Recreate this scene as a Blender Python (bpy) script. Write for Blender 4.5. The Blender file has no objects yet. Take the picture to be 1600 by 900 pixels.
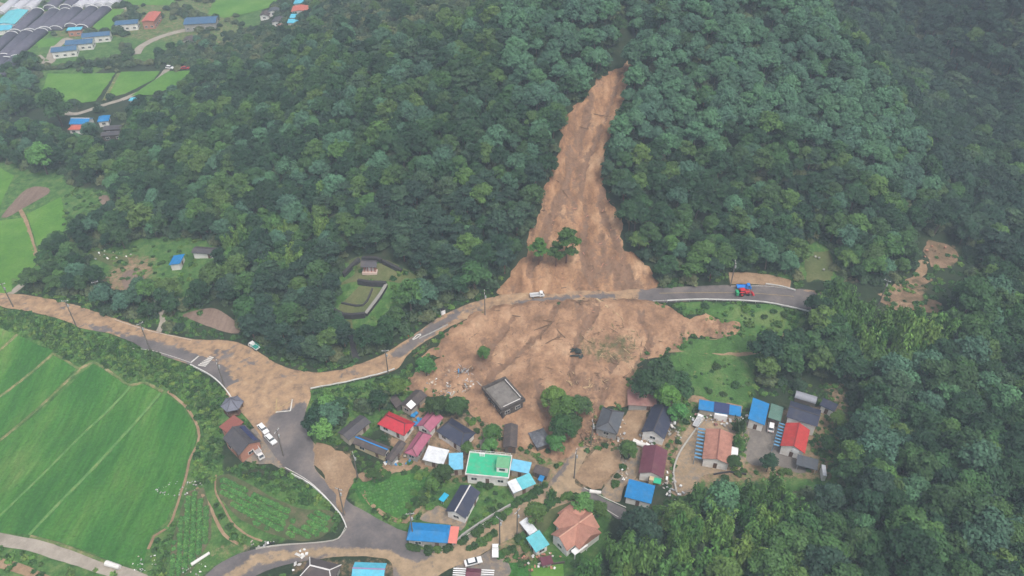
import bpy, math, random
import numpy as np
from mathutils import Vector, geometry, noise as mnoise

random.seed(7); np.random.seed(7)
R = math.radians
scene = bpy.context.scene
col = scene.collection

# ------------------------------------------------------------------ camera, sky, sun, exposure
CAM_Z = 182.0; PITCH = R(38.7); FOC = 28.0 / 36.0 * 1600.0
SP, CP = math.sin(PITCH), math.cos(PITCH)
cd = bpy.data.cameras.new('camera'); cam = bpy.data.objects.new('camera', cd); col.objects.link(cam)
cam.location = (0, 0, CAM_Z); cam.rotation_euler = (math.pi / 2 - PITCH, 0, 0)
cd.sensor_width = 36; cd.lens = 28; cd.clip_end = 8000; cd.clip_start = 1
scene.camera = cam
SUN_EL, SUN_AZ = R(62), R(150)          # soft sun high behind the camera, overcast
world = bpy.data.worlds.new('World'); scene.world = world; world.use_nodes = True
wn = world.node_tree.nodes; wl = world.node_tree.links
sky = wn.new('ShaderNodeTexSky'); sky.sky_type = 'NISHITA'; sky.sun_disc = False
sky.sun_elevation = SUN_EL; sky.sun_rotation = SUN_AZ; sky.air_density = 1.0; sky.dust_density = 6.0; sky.ozone_density = 1.5
hs = wn.new('ShaderNodeHueSaturation'); hs.inputs['Saturation'].default_value = 0.55
wl.new(sky.outputs[0], hs.inputs['Color']); wl.new(hs.outputs[0], wn['Background'].inputs['Color'])
wn['Background'].inputs['Strength'].default_value = 0.145
sd_ = bpy.data.lights.new('sun', 'SUN'); sun = bpy.data.objects.new('sun', sd_); col.objects.link(sun)
sd_.energy = 1.25; sd_.angle = R(18); sd_.color = (1.0, 0.95, 0.88)
sv = Vector((math.sin(SUN_AZ) * math.cos(SUN_EL), math.cos(SUN_AZ) * math.cos(SUN_EL), math.sin(SUN_EL)))
sun.rotation_euler = sv.to_track_quat('Z', 'Y').to_euler(); sun.location = (0, 0, 400)
vs = scene.view_settings; vs.view_transform = 'Standard'; vs.look = 'None'; vs.gamma = 1; vs.use_curve_mapping = False
vs.exposure = 0.42
cy = scene.cycles
cy.max_bounces = 5; cy.diffuse_bounces = 3; cy.glossy_bounces = 2; cy.transmission_bounces = 3; cy.volume_bounces = 1
cy.transparent_max_bounces = 6; cy.use_denoising = True
HAZE_DENSITY = 0.0004

# ------------------------------------------------------------------ helpers
def tag(o, label=None, cat=None, group=None, kind=None):
    if label: o['label'] = label
    if cat: o['category'] = cat
    if group: o['group'] = group
    if kind: o['kind'] = kind
    return o

def empty(name, loc=(0, 0, 0), rz=0.0):
    o = bpy.data.objects.new(name, None); col.objects.link(o)
    o.location = loc; o.rotation_euler = (0, 0, rz); o.empty_display_size = 0.5
    return o

class MB:
    """collects faces; build() links them as one mesh object"""
    def __init__(s): s.v = []; s.f = []; s.m = []; s.cur = 0
    def face(s, pts):
        i = len(s.v); s.v += [tuple(p) for p in pts]; s.f.append(tuple(range(i, i + len(pts)))); s.m.append(s.cur)
    def poly(s, vs, fs):
        i = len(s.v); s.v += [tuple(p) for p in vs]
        for f in fs: s.f.append(tuple(i + k for k in f)); s.m.append(s.cur)
    def box(s, c, d, rz=0, rx=0, ry=0):
        x, y, z = d[0] / 2, d[1] / 2, d[2] / 2
        P = [(-x, -y, -z), (x, -y, -z), (x, y, -z), (-x, y, -z), (-x, -y, z), (x, -y, z), (x, y, z), (-x, y, z)]
        if rx: P = [(a, b * math.cos(rx) - e * math.sin(rx), b * math.sin(rx) + e * math.cos(rx)) for a, b, e in P]
        if ry: P = [(a * math.cos(ry) + e * math.sin(ry), b, -a * math.sin(ry) + e * math.cos(ry)) for a, b, e in P]
        if rz: P = [(a * math.cos(rz) - b * math.sin(rz), a * math.sin(rz) + b * math.cos(rz), e) for a, b, e in P]
        s.poly([(a + c[0], b + c[1], e + c[2]) for a, b, e in P],
               [(3, 2, 1, 0), (4, 5, 6, 7), (0, 1, 5, 4), (1, 2, 6, 5), (2, 3, 7, 6), (3, 0, 4, 7)])
    def extrude(s, sec, axis, a0, a1):
        """section = list of 2d points (counter-clockwise), swept along axis 'x','y' or 'z'"""
        def P(p, a):
            if axis == 'x': return (a, p[0], p[1])
            if axis == 'y': return (p[0], a, p[1])
            return (p[0], p[1], a)
        n = len(sec); vs = [P(p, a0) for p in sec] + [P(p, a1) for p in sec]
        s.poly(vs, [(k, (k + 1) % n, n + (k + 1) % n, n + k) for k in range(n)] + [tuple(reversed(range(n))), tuple(range(n, 2 * n))])
    def tube(s, p0, p1, r0, r1=None, n=8, cap=True):
        r1 = r0 if r1 is None else r1
        p0 = Vector(p0); p1 = Vector(p1); d = (p1 - p0)
        if d.length < 1e-6: return
        q = d.to_track_quat('Z', 'Y'); vs = []
        for p, r in ((p0, r0), (p1, r1)):
            for k in range(n):
                a = 2 * math.pi * k / n
                vs.append(p + q @ Vector((math.cos(a) * r, math.sin(a) * r, 0)))
        fs = [(k, (k + 1) % n, n + (k + 1) % n, n + k) for k in range(n)]
        if cap: fs += [tuple(reversed(range(n))), tuple(range(n, 2 * n))]
        s.poly(vs, fs)
    def chain(s, pts, rs, n=7):
        """tapered tube through several points"""
        vs = []; fs = []
        for i, (p, r) in enumerate(zip(pts, rs)):
            a = Vector(pts[max(i - 1, 0)]); b = Vector(pts[min(i + 1, len(pts) - 1)])
            q = (b - a).to_track_quat('Z', 'Y')
            for k in range(n):
                t = 2 * math.pi * k / n
                vs.append(Vector(p) + q @ Vector((math.cos(t) * r, math.sin(t) * r, 0)))
        for i in range(len(pts) - 1):
            for k in range(n): fs.append((i * n + k, i * n + (k + 1) % n, (i + 1) * n + (k + 1) % n, (i + 1) * n + k))
        fs += [tuple(reversed(range(n))), tuple(range((len(pts) - 1) * n, len(pts) * n))]
        s.poly(vs, fs)
    def mesh(s, name, mats, smooth=False):
        me = bpy.data.meshes.new(name); me.from_pydata(s.v, [], s.f)
        for m in (mats if isinstance(mats, (list, tuple)) else [mats]): me.materials.append(m)
        if any(s.m): me.polygons.foreach_set('material_index', s.m)
        if smooth: me.polygons.foreach_set('use_smooth', [True] * len(me.polygons))
        me.update(); return me
    def build(s, name, mats, parent=None, smooth=False):
        o = bpy.data.objects.new(name, s.mesh(name, mats, smooth)); col.objects.link(o)
        if parent is not None: o.parent = parent
        return o

def srgb(r, g, b):
    f = lambda c: (c / 255 / 12.92) if c <= 10 else ((c / 255 + 0.055) / 1.055) ** 2.4
    return (f(r), f(g), f(b))

MATS = {}
def mat(name, c, rough=0.8, var=0.15, scale=1.5, spec=0.3, metal=0.0, ribs=None, bump=0.0, c2=None, c2amt=0.5, c2scale=0.4, coord='Object'):
    """procedural surface: base colour, fine variation, a second weathered tone in patches, optional ribs along local x"""
    if name in MATS: return MATS[name]
    m = bpy.data.materials.new(name); m.use_nodes = True; MATS[name] = m
    N = m.node_tree.nodes; L = m.node_tree.links; b = N['Principled BSDF']
    b.inputs['Roughness'].default_value = rough; b.inputs['Specular IOR Level'].default_value = spec; b.inputs['Metallic'].default_value = metal
    if coord == 'World': co = N.new('ShaderNodeNewGeometry').outputs['Position']
    else: co = N.new('ShaderNodeTexCoord').outputs['Object']
    n1 = N.new('ShaderNodeTexNoise'); n1.inputs['Scale'].default_value = scale; n1.inputs['Detail'].default_value = 6; n1.inputs['Roughness'].default_value = 0.65
    L.new(co, n1.inputs['Vector'])
    mr = N.new('ShaderNodeMapRange'); mr.inputs[1].default_value = 0.3; mr.inputs[2].default_value = 0.7
    mr.inputs[3].default_value = 1 - var; mr.inputs[4].default_value = 1 + var; L.new(n1.outputs[0], mr.inputs[0])
    base = N.new('ShaderNodeMix'); base.data_type = 'RGBA'; base.inputs[6].default_value = (*c, 1)
    base.inputs[7].default_value = (*(c2 or c), 1)
    n2 = N.new('ShaderNodeTexNoise'); n2.inputs['Scale'].default_value = c2scale; n2.inputs['Detail'].default_value = 5; n2.inputs['Roughness'].default_value = 0.6
    L.new(co, n2.inputs['Vector'])
    mr2 = N.new('ShaderNodeMapRange'); mr2.inputs[1].default_value = 0.48; mr2.inputs[2].default_value = 0.68
    mr2.inputs[3].default_value = 0; mr2.inputs[4].default_value = c2amt; L.new(n2.outputs[0], mr2.inputs[0]); L.new(mr2.outputs[0], base.inputs[0])
    mul = N.new('ShaderNodeVectorMath'); mul.operation = 'MULTIPLY'
    L.new(base.outputs[2], mul.inputs[0]); L.new(mr.outputs[0], mul.inputs[1]); L.new(mul.outputs[0], b.inputs['Base Color'])
    h = n1.outputs[0]
    if ribs:
        w = N.new('ShaderNodeTexWave'); w.wave_type = 'BANDS'; w.bands_direction = ribs[0]; w.inputs['Scale'].default_value = ribs[1]
        L.new(co, w.inputs['Vector'])
        mm = N.new('ShaderNodeMath'); mm.operation = 'POWER'; mm.inputs[1].default_value = 5; L.new(w.outputs['Fac'], mm.inputs[0])
        ad = N.new('ShaderNodeMath'); ad.operation = 'MULTIPLY_ADD'; ad.inputs[1].default_value = 0.25; L.new(n1.outputs[0], ad.inputs[0]); L.new(mm.outputs[0], ad.inputs[2])
        h = ad.outputs[0]
        sm = N.new('ShaderNodeMapRange'); sm.inputs[3].default_value = 1.0; sm.inputs[4].default_value = 0.72; L.new(mm.outputs[0], sm.inputs[0])     # darker seam lines
        m3 = N.new('ShaderNodeVectorMath'); m3.operation = 'MULTIPLY'; L.new(mul.outputs[0], m3.inputs[0]); L.new(sm.outputs[0], m3.inputs[1]); L.new(m3.outputs[0], b.inputs['Base Color'])
    if bump or ribs:
        bp = N.new('ShaderNodeBump'); bp.inputs['Strength'].default_value = bump or 0.5; bp.inputs['Distance'].default_value = 0.12
        L.new(h, bp.inputs['Height']); L.new(bp.outputs[0], b.inputs['Normal'])
    return m

# ------------------------------------------------------------------ pixel ray <-> world
def ray(px, py):
    u = (px - 800) / FOC; t = (py - 450) / FOC
    return np.array([u, CP - t * SP, -SP - t * CP])
def W(px, py, z):
    d = ray(px, py); s = (z - CAM_Z) / d[2]
    return Vector((d[0] * s, d[1] * s, z))
def proj(x, y, z):
    y = np.asarray(y, float); z = np.asarray(z, float) - CAM_Z
    dep = y * CP - z * SP; up = y * SP + z * CP
    return 800 + FOC * np.asarray(x) / dep, 450 - FOC * up / dep, dep

# ------------------------------------------------------------------ terrain height field
CTRL = """0,900,-3 150,870,-3 60,750,-4 250,720,-3.5 100,620,-4 0,560,-3.5 180,600,-3.5 300,850,-1.5 420,800,-0.6
560,830,0 700,870,0.2 480,720,1 430,640,2.4 600,730,0.6 640,820,0.3 760,760,1 860,760,1.5 900,850,1.5 950,720,2.5 1030,720,3 1100,700,4.5 1200,690,5 1260,660,6 1100,640,5.5
640,640,3 720,660,3 790,630,5 850,690,3 950,650,4 1030,640,5
0,466,5 120,492,4.2 250,535,3.4 350,575,2.8 420,590,2.8 540,588,4.5 620,560,6.5 690,505,9 760,478,11 850,464,12.5 950,461,13 1050,461,13.5 1150,458,14 1260,470,14.5
760,560,6.5 900,560,7.5 850,520,10 1000,530,9.5 1000,590,6.5 1100,560,8 1100,500,11.5 1200,560,9 1200,510,12
850,300,29 900,200,41 900,100,54.5 970,90,56 980,0,69 800,400,17 800,300,29 800,200,41 800,100,52 800,30,57 700,400,15 700,300,28 700,200,38 700,100,46 700,30,47
600,350,21 600,250,31 600,150,39 600,80,40 500,350,15 500,250,24 500,150,30 500,80,27 500,0,14 400,400,9 400,300,14 400,200,20 400,120,17 400,60,7 300,450,5.5 300,350,8 300,250,12 300,170,11 300,100,4 200,400,3 200,300,4.5 200,200,3 420,20,4 350,0,1
100,350,0.5 0,400,0 0,300,-0.5 100,200,-0.5 50,120,-1 150,130,-1 200,60,-1 50,30,-2 200,0,-1 -200,200,-2 -200,0,-3 -100,600,-4 -150,850,-4 0,440,3 100,440,2.5
575,425,16.5 560,470,12 620,440,16 640,465,12 400,500,5 250,480,4 330,500,4.6 450,520,5 520,520,6.5
1000,400,17.5 1100,400,17.5 1100,300,29 1100,200,42 1100,100,56 1100,20,67 1200,400,17.5 1200,300,28.5 1200,200,41 1200,100,53 1200,20,67 1300,400,17 1300,300,27 1300,200,38 1300,110,52 1400,400,15 1400,300,25 1400,220,34 1450,340,19
1500,350,13 1500,250,14 1600,250,18 1500,100,25 1600,100,32 1500,0,46 1600,0,55 1400,20,36 1750,100,40 1750,300,20
1430,450,14 1550,440,14 1350,500,13 1450,550,13 1300,560,10 1600,600,17 1500,700,14 1400,650,10 1320,720,7 1250,750,6 1150,760,4.5 1000,830,2.5 950,900,2.5 1100,880,5 1250,850,8 1400,800,12 1550,850,16 1600,750,18 1700,600,20 1700,900,20
800,1000,0 400,1000,-2 1200,1000,6 100,1000,-3.5 1600,1000,20"""
cp = []
for tkn in CTRL.split():
    px, py, z = map(float, tkn.split(',')); w = W(px, py, z); cp.append((w.x, w.y, z))
cp += [(0, 460, 62), (0, 620, 60), (110, 480, 92), (260, 500, 98), (-320, 680, -2), (-110, 590, 14), (350, 400, 70), (350, 250, 25),
       (-450, 300, -3), (420, 100, 25), (-380, 90, -4), (0, 820, 50), (-450, 560, -3), (450, 620, 100), (-200, 10, -3), (0, 10, 0), (250, 10, 15)]
cp = np.array(cp)
def tps(r2): return 0.5 * r2 * np.log(r2 + 1e-9)
SC = 100.0
P0 = cp[:, :2] / SC; n = len(cp)
K = tps(((P0[:, None] - P0[None]) ** 2).sum(-1)) + np.eye(n) * 0.004
Pm = np.c_[np.ones(n), P0]
Aall = np.block([[K, Pm], [Pm.T, np.zeros((3, 3))]])
sol = np.linalg.solve(Aall, np.r_[cp[:, 2], 0, 0, 0])
def rbf(x, y):
    q = np.stack([np.ravel(x), np.ravel(y)], 1) / SC; out = np.zeros(len(q))
    for k in range(0, len(q), 20000):
        c = q[k:k + 20000]
        out[k:k + 20000] = tps(((c[:, None] - P0[None]) ** 2).sum(-1)) @ sol[:n] + np.c_[np.ones(len(c)), c] @ sol[n:]
    return out.reshape(np.shape(x))
GX0, GX1, GY0, GY1, GS = -430.0, 430.0, 60.0, 660.0, 2.0
gx = np.arange(GX0, GX1 + .1, GS); gy = np.arange(GY0, GY1 + .1, GS)
XX, YY = np.meshgrid(gx, gy); ZZ = rbf(XX, YY)
def H(x, y):
    fx = np.clip((np.asarray(x, float) - GX0) / GS, 0, len(gx) - 1.001); fy = np.clip((np.asarray(y, float) - GY0) / GS, 0, len(gy) - 1.001)
    i = fx.astype(int); j = fy.astype(int); a = fx - i; b = fy - j
    return ZZ[j, i] * (1 - a) * (1 - b) + ZZ[j, i + 1] * a * (1 - b) + ZZ[j + 1, i] * (1 - a) * b + ZZ[j + 1, i + 1] * a * b
SR = np.arange(90, 1100, 1.0)
def G(px, py):
    d = ray(px, py); p = d[None] * SR[:, None] + np.array([0, 0, CAM_Z]); hh = H(p[:, 0], p[:, 1])
    k = np.argmax(p[:, 2] < hh)
    if k == 0: return W(px, py, 0)
    a, b = SR[k - 1], SR[k]
    for _ in range(14):
        m_ = (a + b) / 2; q = d * m_ + np.array([0, 0, CAM_Z])
        if q[2] < H(q[0], q[1]): b = m_
        else: a = m_
    q = d * b + np.array([0, 0, CAM_Z]); return Vector(q)
def pix(s): return [tuple(map(float, t.split(','))) for t in s.split()]
def gpoly(s): return np.array([G(*p)[:2] for p in (pix(s) if isinstance(s, str) else s)])

def smooth_poly(p, closed=True, seg=2.0):
    p = np.asarray(p, float); m = len(p); out = []
    rng = range(m) if closed else range(m - 1)
    for i in rng:
        if closed: a, b, c, d = p[(i - 1) % m], p[i], p[(i + 1) % m], p[(i + 2) % m]
        else: a, b, c, d = p[max(i - 1, 0)], p[i], p[i + 1], p[min(i + 2, m - 1)]
        k = max(1, int(np.linalg.norm(c - b) / seg))
        for j in range(k):
            t = j / k
            out.append(0.5 * (2 * b + (c - a) * t + (2 * a - 5 * b + 4 * c - d) * t * t + (3 * b - a - 3 * c + d) * t ** 3))
    if not closed: out.append(p[-1])
    return np.array(out)
def resample(p, seg=2.0, closed=True):
    out = []
    m = len(p)
    for i in range(m if closed else m - 1):
        b, c = p[i], p[(i + 1) % m]; k = max(1, int(np.linalg.norm(c - b) / seg))
        for j in range(k): out.append(b + (c - b) * j / k)
    if not closed: out.append(p[-1])
    return np.array(out)
def inside(poly, x, y):
    r = np.zeros(np.shape(x), bool); m = len(poly)
    for i in range(m):
        x1, y1 = poly[i]; x2, y2 = poly[(i + 1) % m]
        if y1 == y2: continue
        c = ((y1 > y) != (y2 > y)) & (x < (x2 - x1) * (y - y1) / (y2 - y1) + x1); r ^= c
    return r
def pldist(poly, x, y, closed=True):
    d = np.full(np.shape(x), 1e9); m = len(poly)
    for i in range(m if closed else m - 1):
        a = poly[i]; b = poly[(i + 1) % m]; e = b - a; l2 = (e ** 2).sum() + 1e-9
        t = np.clip(((x - a[0]) * e[0] + (y - a[1]) * e[1]) / l2, 0, 1)
        d = np.minimum(d, (x - a[0] - t * e[0]) ** 2 + (y - a[1] - t * e[1]) ** 2)
    return np.sqrt(d)
def sdist(poly, x, y):
    """signed distance, positive inside"""
    x = np.asarray(x, float); y = np.asarray(y, float)
    lo = poly.min(0) - 15; hi = poly.max(0) + 15
    out = np.full(x.shape, -15.0); k = (x > lo[0]) & (x < hi[0]) & (y > lo[1]) & (y < hi[1])
    if k.any():
        xs, ys = x[k], y[k]; out[k] = np.where(inside(poly, xs, ys), 1, -1) * pldist(poly, xs, ys)
    return out
def sstep(a, b, x):
    t = np.clip((x - a) / (b - a), 0, 1); return t * t * (3 - 2 * t)
def fbm(x, y, sc, o=3):
    return np.array([mnoise.fractal(Vector((a * sc, b * sc, 3.7)), 0.8, 2.0, o) for a, b in zip(np.ravel(x), np.ravel(y))]).reshape(np.shape(x))

# level the main road across its width, then carve the landslide scar
road_mid = gpoly("-40,462 0,467 60,475 120,492 180,510 250,535 310,553 360,575 400,588 440,596 500,594 560,582 610,563 650,536 690,506 730,485 770,472 840,465 900,462 960,461 1020,461 1100,459 1170,459 1230,465 1290,478")
road_mid = smooth_poly(road_mid, False, 3.0)
rz_ = H(road_mid[:, 0], road_mid[:, 1])
for _ in range(10): rz_[1:-1] = (rz_[:-2] + 2 * rz_[1:-1] + rz_[2:]) / 4
def level(ZZ, line, lz, w0, w1):
    for j in range(len(gy)):
        ymin, ymax = line[:, 1].min() - w1, line[:, 1].max() + w1
        if not (ymin < gy[j] < ymax): continue
        d2 = (gx[:, None] - line[None, :, 0]) ** 2 + (gy[j] - line[None, :, 1]) ** 2
        k = d2.argmin(1); d = np.sqrt(d2[np.arange(len(gx)), k]); w = 1 - sstep(w0, w1, d)
        ZZ[j] = ZZ[j] * (1 - w) + lz[k] * w
level(ZZ, road_mid, rz_, 5.0, 11.0)
SCAR = smooth_poly(gpoly("975,78 985,60 996,70 982,100 980,130 972,180 950,228 942,280 952,318 972,345 970,382 1000,405 1018,430 1028,451 900,456 776,461 788,440 818,400 828,368 845,328 862,270 880,225 876,190 905,162 930,128 955,96"))
ZZ -= 3.0 * sstep(0.0, 6.0, sdist(SCAR, XX, YY)) * sstep(224, 240, YY)
GULLY = smooth_poly(gpoly("960,110 972,90 988,60 1003,25 1018,-15 1035,-60"), False, 4.0)     # wooded ravine that feeds the slide
gd = pldist(GULLY, XX, YY, False); ZZ -= 13.0 * np.exp(-(gd / 9.0) ** 2) * sstep(285, 325, YY); ZZ += 5.5 * np.exp(-((gd - 26) / 14.0) ** 2) * sstep(285, 330, YY)
# ------------------------------------------------------------------ ground materials
def ground_mat(name, stops, scale=0.25, fine=2.2, var=0.25, rough=0.95, bump=0.4, attr=None, attr_c=None, streak=None, attr2=None, attr2_c=None, rows=None):
    """world-space noise colour ramp; optional vertex attribute blends a second ramp in (mud on asphalt, grass on soil)"""
    m = bpy.data.materials.new(name); m.use_nodes = True; N = m.node_tree.nodes; L = m.node_tree.links; b = N['Principled BSDF']
    b.inputs['Roughness'].default_value = rough; b.inputs['Specular IOR Level'].default_value = 0.2
    geo = N.new('ShaderNodeNewGeometry'); co = geo.outputs['Position']
    if streak:
        mp = N.new('ShaderNodeMapping'); mp.inputs['Rotation'].default_value = (0, 0, streak[0]); mp.inputs['Scale'].default_value = (1, streak[1], 1)
        L.new(co, mp.inputs['Vector']); co2 = mp.outputs[0]
    else: co2 = co
    def ramp(st, src):
        r = N.new('ShaderNodeValToRGB'); e = r.color_ramp.elements
        while len(e) < len(st): e.new(0.5)
        for k, (p, c) in enumerate(st): e[k].position = p; e[k].color = (*c, 1)
        L.new(src, r.inputs[0]); return r.outputs[0]
    def nz(sc, det=8, ro=0.68, c=co):
        t = N.new('ShaderNodeTexNoise'); t.inputs['Scale'].default_value = sc; t.inputs['Detail'].default_value = det; t.inputs['Roughness'].default_value = ro
        L.new(c, t.inputs['Vector']); return t.outputs[0]
    n1 = nz(scale, c=co2); out = ramp(stops, n1)
    def blend(a, ac, out, seed):
        at = N.new('ShaderNodeAttribute'); at.attribute_name = a
        nn = nz(0.5 + seed, 8, 0.7); sub = N.new('ShaderNodeMath'); sub.operation = 'SUBTRACT'; sub.inputs[1].default_value = 0.5; L.new(nn, sub.inputs[0])
        ad = N.new('ShaderNodeMath'); ad.operation = 'MULTIPLY_ADD'; ad.inputs[1].default_value = 1.5; L.new(sub.outputs[0], ad.inputs[0]); L.new(at.outputs['Fac'], ad.inputs[2])
        mr = N.new('ShaderNodeMapRange'); mr.interpolation_type = 'SMOOTHSTEP'; mr.inputs[1].default_value = 0.3; mr.inputs[2].default_value = 0.7; L.new(ad.outputs[0], mr.inputs[0])
        mx = N.new('ShaderNodeMix'); mx.data_type = 'RGBA'; L.new(mr.outputs[0], mx.inputs[0]); L.new(out, mx.inputs[6]); L.new(ramp(ac, nz(0.35 + seed, 7)), mx.inputs[7])
        return mx.outputs[2]
    if attr: out = blend(attr, attr_c, out, 0.0)
    if attr2: out = blend(attr2, attr2_c, out, 0.11)
    if rows:      # elongated texture: planting rows, flow lines
        mp2 = N.new('ShaderNodeMapping'); mp2.inputs['Rotation'].default_value = (0, 0, rows[0]); mp2.inputs['Scale'].default_value = (rows[1], rows[2], rows[2]); wv = N.new('ShaderNodeTexNoise'); wv.inputs['Scale'].default_value = 0.06; wv.inputs['Detail'].default_value = 3; L.new(co, wv.inputs['Vector']); ws = N.new('ShaderNodeVectorMath'); ws.operation = 'MULTIPLY_ADD'; ws.inputs[1].default_value = (14, 14, 0) if rows[1] < .6 else (2, 2, 0); L.new(wv.outputs['Color'], ws.inputs[0]); L.new(co, ws.inputs[2]); L.new(ws.outputs[0], mp2.inputs['Vector'])
        q = nz(1.0, 5, 0.6, mp2.outputs[0]); qm = N.new('ShaderNodeMapRange'); qm.inputs[1].default_value = 0.32; qm.inputs[2].default_value = 0.68; qm.inputs[3].default_value = rows[3]; qm.inputs[4].default_value = rows[4]; L.new(q, qm.inputs[0])
        qv = N.new('ShaderNodeVectorMath'); qv.operation = 'MULTIPLY'; L.new(out, qv.inputs[0]); L.new(qm.outputs[0], qv.inputs[1]); out = qv.outputs[0]
    f = nz(fine, 4, 0.7); mr = N.new('ShaderNodeMapRange'); mr.inputs[1].default_value = 0.25; mr.inputs[2].default_value = 0.75
    mr.inputs[3].default_value = 1 - var; mr.inputs[4].default_value = 1 + var; L.new(f, mr.inputs[0])
    mu = N.new('ShaderNodeVectorMath'); mu.operation = 'MULTIPLY'; L.new(out, mu.inputs[0]); L.new(mr.outputs[0], mu.inputs[1]); L.new(mu.outputs[0], b.inputs['Base Color'])
    bp = N.new('ShaderNodeBump'); bp.inputs['Strength'].default_value = bump; bp.inputs['Distance'].default_value = 0.3; L.new(f, bp.inputs['Height']); L.new(bp.outputs[0], b.inputs['Normal'])
    return m
MUDR = [(0.34, (0.145, 0.080, 0.046)), (0.44, (0.25, 0.138, 0.077)), (0.54, (0.33, 0.19, 0.105)), (0.66, (0.43, 0.275, 0.165))]
TANR = [(0.3, (0.22, 0.165, 0.105)), (0.55, (0.33, 0.24, 0.15)), (0.75, (0.40, 0.29, 0.18))]
ASPH = [(0.36, (0.098, 0.089, 0.089)), (0.5, (0.132, 0.119, 0.117)), (0.64, (0.185, 0.158, 0.143))]
GRASSR = [(0.36, (0.036, 0.088, 0.022)), (0.5, (0.060, 0.140, 0.034)), (0.64, (0.115, 0.175, 0.055))]
RICER = [(0.34, (0.028, 0.112, 0.020)), (0.46, (0.042, 0.146, 0.025)), (0.55, (0.064, 0.176, 0.031)), (0.63, (0.105, 0.205, 0.045)), (0.71, (0.23, 0.23, 0.10))]
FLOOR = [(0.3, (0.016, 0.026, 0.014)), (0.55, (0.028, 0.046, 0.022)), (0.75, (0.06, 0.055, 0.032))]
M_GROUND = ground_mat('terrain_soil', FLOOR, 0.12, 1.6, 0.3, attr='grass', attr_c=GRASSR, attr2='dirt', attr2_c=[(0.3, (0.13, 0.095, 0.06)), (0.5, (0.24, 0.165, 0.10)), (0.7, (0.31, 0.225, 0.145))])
WETC = [(0.3, (0.125, 0.074, 0.046)), (0.5, (0.21, 0.125, 0.078)), (0.7, (0.165, 0.112, 0.08))]
M_SLIDE = ground_mat('landslide_scar_soil', MUDR, 0.16, 1.3, 0.24, 0.9, 0.9, attr='wet', attr_c=WETC, streak=(0.05, 0.35), attr2='weed', attr2_c=GRASSR, rows=(0.05, 0.42, 0.07, 0.82, 1.14))
M_MUD = ground_mat('landslide_soil', [(0.34, (0.165, 0.098, 0.060)), (0.44, (0.25, 0.146, 0.086)), (0.53, (0.325, 0.195, 0.116)), (0.66, (0.42, 0.275, 0.17))], 0.11, 1.3, 0.24, 0.9, 0.9, attr='wet', attr_c=WETC, attr2='weed', attr2_c=[(0.3, (0.06, 0.065, 0.03)), (0.5, (0.10, 0.10, 0.045)), (0.7, (0.16, 0.13, 0.07))])
M_ROAD = ground_mat('worn_asphalt', ASPH, 0.12, 1.5, 0.12, 0.85, 0.1, attr='mud', attr_c=[(0.36, (0.20, 0.135, 0.088)), (0.47, (0.30, 0.20, 0.125)), (0.56, (0.36, 0.235, 0.135)), (0.68, (0.42, 0.30, 0.19))], attr2='tan', attr2_c=TANR)
M_RICE = ground_mat('rice_crop', RICER, 0.05, 1.3, 0.32, 0.9, 1.0, streak=(R(-42), 0.3), rows=(R(-44), 0.9, 0.06, 0.80, 1.15))
M_RICE2 = ground_mat('pale_rice_crop', [(0.3, (0.055, 0.16, 0.025)), (0.5, (0.085, 0.205, 0.03)), (0.7, (0.13, 0.245, 0.05))], 0.06, 1.1, 0.2, 0.9, 0.8)
M_GRASS = ground_mat('lawn_grass', [(0.3, (0.06, 0.085, 0.032)), (0.5, (0.095, 0.115, 0.045)), (0.7, (0.14, 0.14, 0.065))], 0.1, 1.2, 0.2)
M_MEADOW = ground_mat('meadow_grass', GRASSR, 0.12, 1.5, 0.3, 0.95, 0.8, attr='mud', attr_c=MUDR)
M_CONC = ground_mat('pale_concrete', [(0.3, (0.24, 0.21, 0.17)), (0.6, (0.34, 0.30, 0.25)), (0.8, (0.40, 0.35, 0.29))], 0.2, 1.5, 0.12, attr='mud', attr_c=MUDR)
M_DIRT = ground_mat('bare_earth', [(0.3, (0.17, 0.115, 0.07)), (0.5, (0.27, 0.18, 0.11)), (0.7, (0.35, 0.25, 0.16))], 0.2, 1.5, 0.2)
M_PLOT = ground_mat('ploughed_soil', [(0.3, (0.12, 0.085, 0.065)), (0.5, (0.19, 0.135, 0.105)), (0.7, (0.26, 0.19, 0.15))], 0.2, 1.2, 0.2, streak=(R(-30), 0.1))
M_TRACK = ground_mat('damp_track_earth', [(0.34, (0.10, 0.085, 0.045)), (0.48, (0.17, 0.115, 0.07)), (0.62, (0.25, 0.165, 0.105))], 0.2, 1.5, 0.25)
M_VEG = ground_mat('vegetable_soil', [(0.3, (0.05, 0.075, 0.03)), (0.5, (0.085, 0.10, 0.045)), (0.7, (0.16, 0.13, 0.08))], 0.2, 1.5, 0.25)
M_YARD = ground_mat('grey_yard', [(0.3, (0.13, 0.115, 0.105)), (0.55, (0.19, 0.17, 0.15)), (0.75, (0.28, 0.235, 0.185))], 0.15, 1.5, 0.15, attr='mud', attr_c=TANR)

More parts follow.
